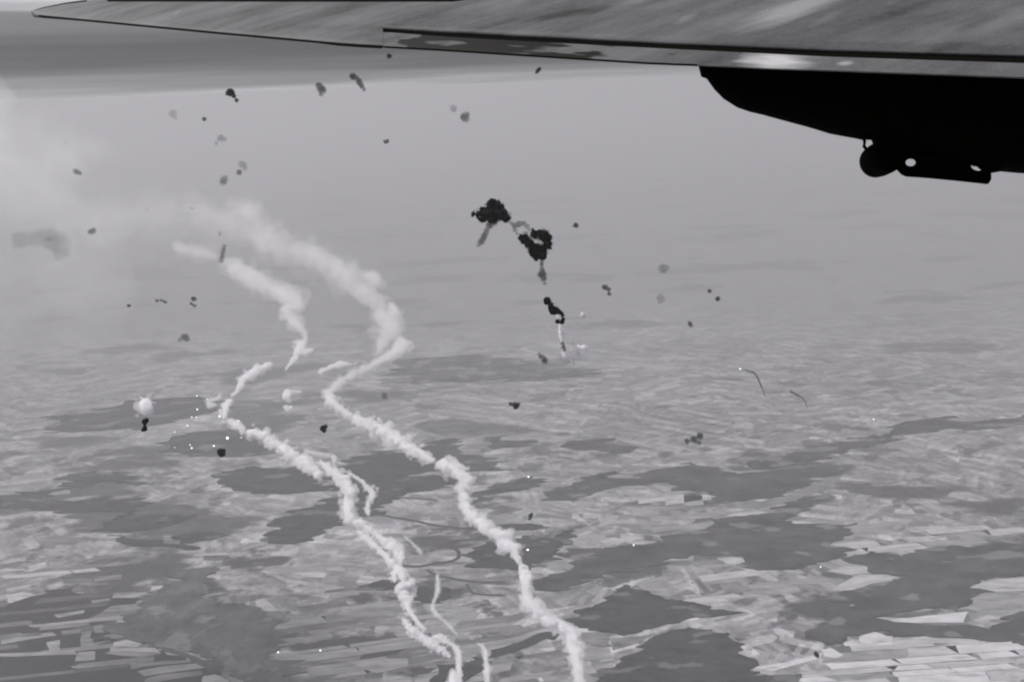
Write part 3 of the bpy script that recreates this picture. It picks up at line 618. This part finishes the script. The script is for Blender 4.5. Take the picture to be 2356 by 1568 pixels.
# flak bursts: (x, y, radius, optical depth, lobes dx,dy,r ...), label
FG = 'flak bursts hanging in the air'
flak = [
 (530,213,8,5,[(8,8,5),(-6,3,5),(14,18,4)],'darkest flak puff under the outer wing, left of the other two there'),
 (738,203,9,2.2,[(-5,-8,6),(5,4,7),(0,12,5)],'smudged grey flak puff in the middle below the outer wing'),
 (812,176,8,2.4,[(6,2,6),(14,12,7),(20,22,6),(26,30,4)],'flak puff with a trailing tail just below the wing'),
 (895,129,5,3,[(4,1,3)],'tiny dark flak puff touching the wing edge'),
 (1237,163,4,4,[(4,-4,4),(-3,4,3)],'small slanted flak speck under the inner wing'),
 (886,327,4,3,[(5,-2,4)],'small dark oval flak puff alone in the pale haze'),
 (1068,270,9,1.6,[(5,-5,7),(6,6,6)],'grey flak puff left of the nacelle in the bright haze'),
 (1044,250,7,.7,[(-4,-3,5)],'very faint flak puff beside the grey one in the bright haze'),
 (508,318,8,.7,[(8,2,6),(-10,12,5)],'faint crescent flak puff above the twin puffs on the left'),
 (558,378,8,.7,[(4,8,6)],'faint upper flak puff of the twins on the left'),
 (550,397,6,1.7,[(2,-3,4)],'small darker flak puff between the twins on the left'),
 (515,415,8,1.2,[(-4,6,6),(4,-5,6)],'grey flak puff lowest of the column on the left'),
 (176,395,6,1.3,[(8,3,5),(-7,-4,3)],'flak puff in the white smoke near the left edge'),
 (208,533,7,1.9,[(7,-4,6)],'oblong flak puff near the left edge beside the pale bank'),
 (130,560,24,.4,[(-14,-14,18),(-36,-14,16),(-56,-10,16),(-80,-8,20),(10,20,18)],'large faint grey smudge of old flak at the far left'),
 (1325,518,5,3,[(-4,2,3),(4,2,3)],'small flak puff right of the big black smoke'),
 (1526,618,10,.8,[(8,-3,7),(-8,-2,5)],'pale u shaped flak puff right of centre'),
 (1520,687,9,.5,[(5,0,6)],'faintest flak puff below the u shaped one'),
 (1392,661,6,2.4,[(8,4,5),(9,14,5),(-4,-1,4)],'hook shaped flak puff between the black smoke chain and the pale puffs'),
 (1632,669,4.5,3,[(3,1,3)],'upper of the two small flak dots on the right'),
 (1651,687,5,3,[(3,-3,3)],'lower of the two small flak dots on the right'),
 (1587,744,5,2.4,[(3,4,4)],'single flak dot below the pair of dots'),
 (1245,820,6,2.3,[(8,8,8),(-4,-5,4)],'flak puff left below the white sparks'),
 (1187,933,7,4,[(-12,-4,4),(6,-3,4)],'dark flak puff over the fields in the centre'),
 (1597,1010,8,2.2,[(-16,4,6),(14,-8,7),(12,8,5)],'wide wispy flak puff over the far woods on the right'),
 (744,985,7,7,[(4,-3,5),(3,6,4)],'black flak dot between the two smoke trails'),
 (509,1041,8,6,[(-4,-3,5),(5,-4,5),(0,8,3)],'black flak dot below the falling flares'),
 (426,775,8,1.5,[(4,4,6),(-12,6,4)],'grey flak puff left of the gap in the left trail'),
 (885,911,7,.8,[(3,4,5)],'faint flak puff right of the elbow of the right trail'),
 (515,572,5,1.5,[(2,-6,4),(-2,7,5),(-3,13,5),(-4,20,5),(-6,28,4)],'thin upright flak wisp cutting across the head of the left trail'),
 (370,690,3,2.2,[(3,1,3)],'middle speck of the row of three flak specks left of the left trail'),
 (360,691,3,2.2,[(2,1,2.6)],'left speck of the row of three flak specks left of the left trail'),
 (379,694,3.4,2.2,[(3,1,3)],'right speck of the row of three flak specks left of the left trail'),
 (445,687,5,2.5,[(4,0,3.4)],'upper speck of the three flak specks beside the left trail'),
 (440,698,3,2.5,[(2,1,2.6)],'middle speck of the three flak specks beside the left trail'),
 (447,704,3,2.5,[(2,-1,2.6)],'lowest speck of the three flak specks beside the left trail'),
 (296,703,3.5,2.6,[(2,0,2.5)],'lone flak speck in the left haze'),
 (470,274,4,2.6,[(2,1,3)],'tiny flak dot under the dark sky band'),
 (398,262,9,.5,[(3,6,6)],'faint blurred flak puff near the horizon on the left'),
 (1221,1186,5,3,[(-3,7,3.5),(4,-5,3)],'thin slanted dark wisp over the fields right of the kink'),
 (1878,1504,5,3.5,[(3,4,4),(-2,-4,3)],'dark smoke speck beside the bright fields at the bottom right'),
 (656,1330,0,0,[],''),
]
random.seed(5)
for x, y, r, od, lobes, lab in flak:
    if not r: continue
    d = 1300 if od > 3.5 else (1900 if od > 2 else 2600)
    blobs = [(x, y, r)] + [(x + a, y + c, e) for a, c, e in lobes]
    black('flak_burst', lab, [(a, c, max(e * 1.12, 3.4)) for a, c, e in blobs], od * .75, d, grp=FG, cat='flak burst', col=(.06, .055, .05), q=None, jit=.8)

for lb, pts in (('long thin dark hair mark hooking down over the hazy fields right of centre', [(1712,850,3),(1722,853,4),(1734,856,4.5),(1742,866,4.5),(1748,880,4.5),(1755,896,3.5),(1761,912,2.5)]),
                ('short thin dark hair mark right of the long one', [(1818,900,4.5),(1827,904,4),(1837,910,4.5),(1846,914,3),(1854,926,2.5),(1857,940,2)])):
    loose('hair_mark', lb, 'smoke', 'thin dark hair marks', pts, 1.1, col=(.05, .045, .04), d=1500)  # added dark threads, standing in for stray hairs

# ------------------------------------------------------------------ falling flares
fl = bpy.data.materials.new('burning_flare'); fl.use_nodes = True
b = fl.node_tree.nodes['Principled BSDF']; b.inputs['Base Color'].default_value = (.9, .9, .9, 1)
b.inputs['Emission Color'].default_value = (1, 1, .97, 1); b.inputs['Emission Strength'].default_value = 1.6
FLG = 'burning flares scattered in the air'
flares = [
 (454,941,3.6,'bright flare nearest above the parachute side of the cluster'),(505,957,4.4,'largest yellowish flare touching the bend of the left trail'),(431,978,3.6,'bright round flare left of the cluster middle'),
 (523,1007,4.8,'bright flare alone below the bend of the left trail'),(437,1023,3.2,'upper flare of the close pair low in the cluster'),(441,1030,3.4,'lower flare of the close pair low in the cluster'),
 (492,1025,3.0,'flare right of the close pair'),(402,993,2.6,'leftmost faint flare of the cluster'),(441,959,2.6,'dim flare just under the highest bright one'),(452,959,2.2,'tiny flare beside the dim one in the cluster'),
 (402,1029,2.4,'lowest left faint flare of the cluster'),(555,1006,2.2,'tiny flare right of the cluster next to the trail'),(453,910,2.2,'tiny flare at the top left of the cluster'),(477,917,2.2,'tiny flare at the top right of the cluster'),
 (549,967,2.4,'small flare above the start of the thick trail'),(1214,1264,5.2,'brilliant oval flare right of the right smoke trail over the very dark wood'),(1703,848,3.6,'bright oval flare alone in the right half of the haze'),
 (2010,964,3.4,'round flare far to the right above the far woods'),(1458,1253,3.2,'small flare over the edge of the long dark wood'),(1216,1096,3.0,'small flare right of the kink of the right trail'),(737,1495,3.4,'flare low over the bottom middle fields'),
 (640,1499,3.2,'flare low over the edge of the grey upland'),(1888,1303,3.2,'flare in the lower right beside the pale strip'),
]
random.seed(9)
for i, (x, y, r, lab) in enumerate(flares):
    d = 1500; c = at(x, y, d); rr_ = r * d / FP * random.uniform(.34, .6)
    bm = bmesh.new(); bmesh.ops.create_icosphere(bm, subdivisions=2, radius=1)
    vs = []
    for v in bm.verts:
        k = 1 + .35 * noise.noise(v.co * 1.7 + Vector((i, 0, 0)))
        s = Vector((1.35 if 'oval' in lab else 1, 1, .75 if 'oval' in lab else 1.1))
        vs.append(c + Vector((v.co.x * s.x, v.co.y, v.co.z * s.z)) * rr_ * k)
    fs = [tuple(q.index for q in f.verts) for f in bm.faces]; bm.free()
    tag(mesh('flare', vs, fs, fl, smooth=True), lab, 'flare', FLG)

# ------------------------------------------------------------------ parachute
pd = 420.0; px = pd / FP
pr = root('parachute', at(335, 975, pd)); tag(pr, 'round glowing white parachute flare with a dark load under it at the left', 'parachute flare')
silk = surf('silk_with_glow', .9, .8); _t = silk.node_tree; _b = _t.nodes['Principled BSDF']
_b.inputs['Emission Color'].default_value = (1, 1, 1, 1); _b.inputs['Emission Strength'].default_value = .3  # glow added to the cloth to brighten the canopy
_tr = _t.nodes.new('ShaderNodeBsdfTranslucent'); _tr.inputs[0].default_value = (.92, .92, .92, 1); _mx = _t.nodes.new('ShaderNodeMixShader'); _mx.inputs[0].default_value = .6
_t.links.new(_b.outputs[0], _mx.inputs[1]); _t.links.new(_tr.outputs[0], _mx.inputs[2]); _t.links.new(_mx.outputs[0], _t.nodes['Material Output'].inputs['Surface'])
dark = surf('dark_load', .012, .7)
c = at(335, 932, pd); UPW = Vector((0, 0, 1))
vs = []; fs = []; ns_, nr_ = 32, 12
for i in range(nr_ + 1):
    a = i / nr_ * 2.15
    for j in range(ns_):
        th = j / ns_ * 2 * math.pi; rr_ = math.sin(a) * 12.5 * px * (1 + .045 * math.cos(8 * th) * math.sin(a))
        vs.append(c + Vector((math.cos(th) * rr_, math.sin(th) * rr_, math.cos(a) * 14 * px)))
for i in range(nr_):
    for j in range(ns_):
        k = (j + 1) % ns_; fs.append((i * ns_ + j, i * ns_ + k, (i + 1) * ns_ + k, (i + 1) * ns_ + j))
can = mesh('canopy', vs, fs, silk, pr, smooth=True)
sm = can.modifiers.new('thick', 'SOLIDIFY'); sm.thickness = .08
def tube(a, bb, ra, rb=None, n=8):
    rb = ra if rb is None else rb; d_ = (bb - a).normalized(); u = d_.orthogonal().normalized(); v = d_.cross(u)
    vs = [p + (u * math.cos(k / n * 6.2832) + v * math.sin(k / n * 6.2832)) * r_ for p, r_ in ((a, ra), (bb, rb)) for k in range(n)]
    fs = [(k, (k + 1) % n, n + (k + 1) % n, n + k) for k in range(n)] + [tuple(range(n))[::-1], tuple(range(n, 2 * n))]
    return vs, fs
stretch(pr, 'glow_smoke', [(334, 920, 18), (335, 930, 30), (336, 940, 28), (335, 950, 18)], 2.6, dfun=lambda y: pd, col=WH)
smoke_mesh('smoke_streak', puffs([(322, 912, 3), (330, 918, 6), (342, 924, 7), (360, 927, 3)], lambda y: pd), volmat('thin_smoke', 1.2, WH, .2), pr, .3)
top = at(335, 965, pd)
for j in range(8):
    th = j / 8 * 6.2832; a = c + Vector((math.cos(th) * 10.4 * px, math.sin(th) * 10.4 * px, -7.6 * px))
    V_, F_ = tube(a, top, .03, .03, 5); mesh('shroud_line', V_, F_, surf('cord', .5) if j == 0 else bpy.data.materials['cord'], pr)
# hourglass shaped load: a lathe with a wide head, narrow waist, flared foot
prof = [(962,1), (963,6), (967,8), (971,7), (975,3.6), (979,3.2), (983,5.5), (987,7.5), (990,6.5), (992,1)]
vs = []; fs = []; n = 14
for (yy, rr_) in prof:
    cc = at(335 - (yy - 962) * .12, yy, pd)
    for k in range(n):
        th = k / n * 6.2832; q_ = rr_ * px * (1 + .16 * noise.noise(Vector((math.cos(th), math.sin(th), yy * .3))))
        vs.append(cc + Vector((math.cos(th) * q_, math.sin(th) * q_, 0)))
for i in range(len(prof) - 1):
    for k in range(n): fs.append((i * n + k, i * n + (k + 1) % n, (i + 1) * n + (k + 1) % n, (i + 1) * n + k))
mesh('load', vs, fs, dark, pr, smooth=True)

# ------------------------------------------------------------------ the bomber: wing and engine nacelle
SC = 1.7
def invd(x, y): return (.1429 + 2.576e-5 * (x - 2356) + 1.174e-4 * (y - 178)) / SC
def wp(x, y): return ray(x, y) / invd(x, y)
A0, A1, A2 = wp(2356, 178), wp(72, 30), wp(2356, 0)
E1 = (A0 - A1).normalized(); NRM = (A2 - A0).cross(E1).normalized()
if NRM.dot(-FW) < 0: NRM = -NRM
E2 = NRM.cross(E1)
def uvp(p): d_ = p - A1; return (d_.dot(E1), d_.dot(E2))
br_ = root('bomber_aircraft', wp(2356, 60)); tag(br_, 'bomber wing and black engine nacelle reaching across the top of the photo', 'aircraft')

wm = bpy.data.materials.new('wing_paint'); wm.use_nodes = True; t = wm.node_tree; b = t.nodes['Principled BSDF']
b.inputs['Roughness'].default_value = .65; b.inputs['Specular IOR Level'].default_value = .2
uvn = nd('ShaderNodeUVMap')
def uvnoise(sc, st, rot, det=5):
    m_ = nd('ShaderNodeMapping'); m_.inputs['Scale'].default_value = (*st, 1)
    m0 = nd('ShaderNodeMapping'); m0.inputs['Rotation'].default_value = (0, 0, -rot)
    t.links.new(uvn.outputs[0], m0.inputs[0]); t.links.new(m0.outputs[0], m_.inputs[0])
    n = nd('ShaderNodeTexNoise'); n.inputs['Scale'].default_value = sc; n.inputs['Detail'].default_value = det; n.inputs['Roughness'].default_value = .6
    t.links.new(m_.outputs[0], n.inputs['Vector'])
    return n.outputs['Fac']
_q = Vector(uvp(wp(1960, 0))) - Vector(uvp(wp(1660, 95))); SA = math.atan2(_q.y, _q.x)
s1 = uvnoise(.6, (.22, 1.3), SA); s2_ = uvnoise(1.6, (.22, 1.6), SA); s3 = uvnoise(6, (1, 1), 0)
base = mth('ADD', rng(s1, .35, .68, .085, .16), rng(s2_, .35, .7, -.012, .022))
base = mth('ADD', base, rng(s3, .3, .7, -.012, .012))
base = mth('ADD', base, rng(uvnoise(28, (1, 1), 0, 2), .3, .7, -.02, .02))
base = mth('ADD', base, rng(uvnoise(.7, (1, 1), 0, 4), .3, .7, -.03, .03))
def ellipse_mask(x, y, dx1, dy1, wdt):
    """soft-edged streak mask from (x,y) to (dx1,dy1) on the skin"""
    a = Vector(uvp(wp(x, y))); c_ = Vector(uvp(wp(dx1, dy1))); mid = (a + c_) / 2; dr = (c_ - a); ln = dr.length / 2; an = math.atan2(dr.y, dr.x)
    m_ = nd('ShaderNodeMapping'); m_.vector_type = 'TEXTURE'
    m_.inputs['Location'].default_value = (mid.x, mid.y, 0); m_.inputs['Rotation'].default_value = (0, 0, an); m_.inputs['Scale'].default_value = (ln, wdt, 1)
    t.links.new(uvn.outputs[0], m_.inputs[0])
    ln_ = nd('ShaderNodeVectorMath', operation='LENGTH'); t.links.new(m_.outputs[0], ln_.inputs[0])
    d_ = mth('ADD', ln_.outputs['Value'], rng(s2_, .3, .7, -.45, .45))
    return rng(d_, .35, 1.15, 1, 0)
for (xa, ya, xb, yb, wd_, am) in [(1680,80,1960,-20,.45,.17), (1560,60,1600,35,.12,.06), (1380,40,1560,-30,.25,.07), (400,40,420,26,.08,.08), (1960,20,1860,70,.14,.05), (1010,40,1200,-10,.3,.05), (2230,90,2420,10,.3,.04)]:  # pale streaks paint sky reflections into the skin colour
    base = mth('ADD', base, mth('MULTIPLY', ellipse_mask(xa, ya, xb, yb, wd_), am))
for (xa, ya, xb, yb, wd_, am) in [(1150,60,1500,10,.22,-.05), (600,66,1000,70,.2,-.03), (1900,105,2500,120,.16,-.03), (2180,90,2320,30,.15,-.03)]:
    base = mth('ADD', base, mth('MULTIPLY', ellipse_mask(xa, ya, xb, yb, wd_), am))
base = mth('MAXIMUM', base, .03)
vv = nd('ShaderNodeVectorMath', operation='MULTIPLY'); vv.inputs[1].default_value = (.985, .975, 1.02)
t.links.new(base, vv.inputs[0]); t.links.new(vv.outputs[0], b.inputs['Base Color'])
bu = nd('ShaderNodeBump'); bu.inputs['Strength'].default_value = .25; bu.inputs['Distance'].default_value = .02; t.links.new(s2_, bu.inputs['Height']); t.links.new(bu.outputs[0], b.inputs['Normal'])
blk = surf('night_black_paint', (.0016, .0010, .0004), .95, .05); blkgap = surf('gap_shadow_black', (.004, .003, .002), .95, .05)
glint_mat = mottled('painted_glint_patch', .2, .62, 1.3, clear=(2.5, .6, -.2), rough=.6)  # pale tone for a painted glint

def lerp_tab(tab, x):
    if x <= tab[0][0]: return tab[0][1]
    for (xa, ya), (xb, yb) in zip(tab, tab[1:]):
        if x <= xb: return ya + (yb - ya) * (x - xa) / (xb - xa)
    (xa, ya), (xb, yb) = tab[-2:]
    return yb + (yb - ya) / (xb - xa) * (x - xb)
near = [(72,30),(80,35.5),(100,38.5),(500,77),(800,104),(1000,115),(1500,147),(2356,178),(2900,197)]
far = [(72,30),(80,24),(100,18),(150,8),(200,1),(240,-3),(300,-5),(700,-7),(1080,-9),(2356,-170),(2900,-235)]
gapu = [(880,68),(1000,75),(1100,80),(1500,100),(1900,117),(2356,129.5),(2900,147)]       # rear edge of the main wing
gapl = [(900,79),(1000,87),(1100,93),(1500,114),(1900,133),(2356,148),(2900,167)]       # front edge of the flap
def plate(name, xs, ytop, ybot, mat, th, camber, par, off=0.0, rows=10, thin=.012):
    vs = []; uv = []; fs = []
    for x in xs:
        ya, yb = ybot(x), ytop(x); ring = []
        for sgn in (1, -1):
            yn, yf = lerp_tab(near, x), lerp_tab(far, x)
            for k in range(rows + 1):
                s = k / rows if sgn > 0 else 1 - k / rows
                y = ya + (yb - ya) * s; p = wp(x, y)
                sf = min(1, max(0, (y - yn) / (yf - yn))) if abs(yf - yn) > .1 else 0
                h = sf * (1 - sf) * 4 if sgn > 0 else math.sqrt(max(0, s * (1 - s))) * 2
                ring.append(p + NRM * (off + (camber * h if sgn > 0 else -(th * h + thin))))
                uv.append(uvp(p))
        vs += ring
    m_ = 2 * (rows + 1)
    for i in range(len(xs) - 1):
        for k in range(m_): fs.append((i * m_ + k, i * m_ + (k + 1) % m_, (i + 1) * m_ + (k + 1) % m_, (i + 1) * m_ + k))
    nv = len(vs); vs += vs[:m_] + vs[(len(xs) - 1) * m_:len(xs) * m_]; uv += uv[:m_] + uv[(len(xs) - 1) * m_:len(xs) * m_]
    fs.append(tuple(nv + k for k in range(m_))[::-1]); fs.append(tuple(nv + m_ + k for k in range(m_)))
    return mesh(name, vs, fs, mat, par, smooth=False, uv=uv)
xs1 = [72.5, 76, 80, 90, 100, 125, 150, 175, 200, 240, 300] + [300 + i * 48 for i in range(1, 13)] + [882]
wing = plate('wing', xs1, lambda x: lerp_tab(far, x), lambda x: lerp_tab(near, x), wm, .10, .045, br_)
xs2 = [882 + i * 60 for i in range(40)]
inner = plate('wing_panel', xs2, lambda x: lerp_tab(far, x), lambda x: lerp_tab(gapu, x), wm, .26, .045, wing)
for o in (wing, inner):
    for p in o.data.polygons: p.use_smooth = len(p.vertices) == 4
# black strips for the shade on the rear rim and in the gap; flap
plate('edge_shade_strip', [x for x in xs1 if x > 84], lambda x: lerp_tab(near, x) - 1.6, lambda x: lerp_tab(near, x) + (2.2 if x < 780 or x > 880 else 4.2), blk, .01, .0, wing, off=.016, rows=2)
plate('tip_edge', [74, 80, 90, 100, 125, 150, 175, 200], lambda x: lerp_tab(far, x) - .2, lambda x: lerp_tab(far, x) + 3.6, blk, .0, .004, wing, off=.012, rows=2)
plate('frame_border_strip', [248, 300, 500, 700, 900, 1040, 1078], lambda x: lerp_tab(far, x) + .2, lambda x: 6.5 if x < 1041 else 1, blk, .01, .02, wing, off=.02, rows=3)  # added black strip, stands for the dark frame border
plate('gap_shade_strip', [888, 900] + [900 + 90 * i for i in range(1, 24)], lambda x: lerp_tab(gapu, x) - 5, lambda x: lerp_tab(gapl, x) + 5, blkgap, .05, .0, wing, off=-.018, rows=2)
fm = wm.copy(); fm.name = 'flap_paint'; t = fm.node_tree; b = t.nodes['Principled BSDF']
# oil blackening of the outer part of the flap
u_n = next(n for n in t.nodes if n.type == 'UVMAP'); sepu = nd('ShaderNodeSeparateXYZ'); t.links.new(u_n.outputs[0], sepu.inputs[0])
ua, ub, uc = (uvp(wp(x, 110))[0] for x in (880, 1180, 1620))
m_ = nd('ShaderNodeMapping'); m_.inputs['Scale'].default_value = (.55, 2.2, 1); m_.inputs['Rotation'].default_value = (0, 0, -.15); t.links.new(u_n.outputs[0], m_.inputs[0])
n_ = nd('ShaderNodeTexNoise'); n_.inputs['Scale'].default_value = 1.5; n_.inputs['Detail'].default_value = 2; t.links.new(m_.outputs[0], n_.inputs['Vector'])
edge = mth('ADD', rng(sepu.outputs[0], ua, ub, .10, .16), rng(sepu.outputs[0], ub, uc, 0, -.36))
edge = mth('ADD', edge, rng(sepu.outputs[0], ua, uvp(wp(950, 110))[0], -.3, 0))
oil = rng(mth('ADD', n_.outputs['Fac'], edge), .50, .57, 0, 1)
uvn = u_n; s2_ = n_.outputs['Fac']
glint = mth('MAXIMUM', ellipse_mask(1705, 144, 1885, 139, .60), mth('MULTIPLY', ellipse_mask(1925, 148, 1965, 146, .09), .5))  # sun glint painted into the flap colour as a pale patch
src = b.inputs['Base Color'].links[0].from_socket
mx = nd('ShaderNodeMix', data_type='RGBA'); t.links.new(oil, mx.inputs['Factor'])
mw_ = nd('ShaderNodeMix', data_type='RGBA'); t.links.new(glint, mw_.inputs['Factor']); t.links.new(src, mw_.inputs['A']); mw_.inputs['B'].default_value = (.56, .555, .57, 1); t.links.new(mw_.outputs['Result'], mx.inputs['A']); mx.inputs['B'].default_value = (.003, .002, .001, 1); t.links.new(mx.outputs['Result'], b.inputs['Base Color'])
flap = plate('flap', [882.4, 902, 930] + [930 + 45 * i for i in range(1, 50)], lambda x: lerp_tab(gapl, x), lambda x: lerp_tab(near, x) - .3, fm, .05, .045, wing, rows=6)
fe = plate('flap_shade_strip', [884 + 60 * i for i in range(0, 13)], lambda x: lerp_tab(near, x) - 1.2, lambda x: lerp_tab(near, x) + 2.0, blk, .01, .0, wing, off=.012, rows=2)  # black strip for the shaded rear rim of the flap
# nacelle
bot = [(1608,152),(1615,176),(1628,181),(1646,205),(1669,227),(1700,246),(1727,255),(1761,263),(1802,274),(1863,290),(1917,306),(1978,317),(1989,319.5),(2018,320),(2026,336),(2040,348),(2075,358),(2100,361),(2140,368),(2200,375),(2226,378),(2262,379),(2284,396),(2300,395),(2314,392),(2356,396),(2500,403),(2800,380),(2860,330)]
def ndp(x): return (9.1 - (x - 1612) / 744 * 1.2) * SC if x < 2356 else (7.9 - (x - 2356) / 1500) * SC
nac = root('engine_nacelle', wp(2356, 60)); nac.parent = br_; nac.location = (0, 0, 0)
xs = []; x = 1608.0
for (xa, _), (xb, _) in zip(bot, bot[1:]):
    k = max(1, int((xb - xa) / 14))
    xs += [xa + (xb - xa) * i / k for i in range(k)]
xs.append(2860)
vs = []; fs = []; n = 28
for x in xs:
    yb = lerp_tab(bot, x); yt = lerp_tab(near, x) - 22; d = ndp(x)
    yc, hh = (yb + yt) / 2, (yb - yt) / 2
    hd = min(.55 * SC, hh * d / FP * .75)
    for k in range(n):
        th = k / n * 6.2832; cs, sn = math.cos(th), math.sin(th)
        sn = math.copysign(abs(sn) ** .8, sn); cs = math.copysign(abs(cs) ** .8, cs)
        dd = d + cs * hd; vs.append(at(x, yc + sn * hh, d) + FW * cs * hd)
for i in range(len(xs) - 1):
    for k in range(n): fs.append((i * n + k, (i + 1) * n + k, (i + 1) * n + (k + 1) % n, i * n + (k + 1) % n))
fs.append(tuple(range(n))); fs.append(tuple((len(xs) - 1) * n + k for k in range(n))[::-1])
mesh('cowling', vs, fs, blk, nac, smooth=False)
def prism(name, outer, holes, x_ref, thick, par, dd=0.0):
    V_, F_ = fill(outer, holes); d = ndp(x_ref) + dd
    vs = [at(v.x, v.y, d - thick / 2) for v in V_] + [at(v.x, v.y, d + thick / 2) for v in V_]; k = len(V_)
    cnt = set()
    for f in F_:
        for i in range(3): cnt.add((f[i], f[(i + 1) % 3]))
    fs = list(F_) + [tuple(k + i for i in f[::-1]) for f in F_] + [(a, k + a, k + c_, c_) for a, c_ in cnt if (c_, a) not in cnt]
    return mesh(name, vs, fs, blk, par)
def oval(cx, cy, rx, ry, n=14, rot=0):
    return [(cx + math.cos(a) * rx * math.cos(rot) - math.sin(a) * ry * math.sin(rot), cy + math.cos(a) * rx * math.sin(rot) + math.sin(a) * ry * math.cos(rot)) for a in [6.2832 * k / n for k in range(n)]]
prism('radiator', [(2020,330),(2059,352),(2140,360),(2284,372),(2281,401),(2281,412),(2276,421),(2271,424),(2202,416.5),(2134,410),(2084,406.5),(2074,402),(2066,394),(2059,385),(2046,392),(2030,380)],
      [oval(2095,374,11.5,8.5), [(2233,379.5),(2240,383),(2250,383),(2258,387),(2257,392),(2249,393),(2241,390),(2236,386)]], 2150, .5, nac)
# round scoop below the left end of the radiator, and the lug beside it
vs = []; fs = []; n = 40; d = ndp(2030)
for t_, rad in ((-.34, .80), (-.27, .95), (-.12, 1), (.12, 1), (.27, .95), (.34, .80)):
    for k in range(n):
        th = k / n * 6.2832; vs.append(at(2030 + math.cos(th) * 39.5 * rad, 364 + math.sin(th) * 39.5 * rad, d) + FW * t_ * SC * .6)
for i in range(5):
    for k in range(n): fs.append((i * n + k, i * n + (k + 1) % n, (i + 1) * n + (k + 1) % n, (i + 1) * n + k))
fs.append(tuple(range(n))[::-1]); fs.append(tuple(5 * n + k for k in range(n)))
# open the upper left so that daylight shows between scoop and cowling
keep = []
mesh('round_scoop', vs, fs, blk, nac)
prism('lug', [(1984,318),(1992,318),(1993,328),(1991,333),(1996,341),(1992,348),(1984,338),(1986,330)], [], 2000, .15, nac)
for o in bpy.data.objects:
    if '_w' in o: del o['_w']
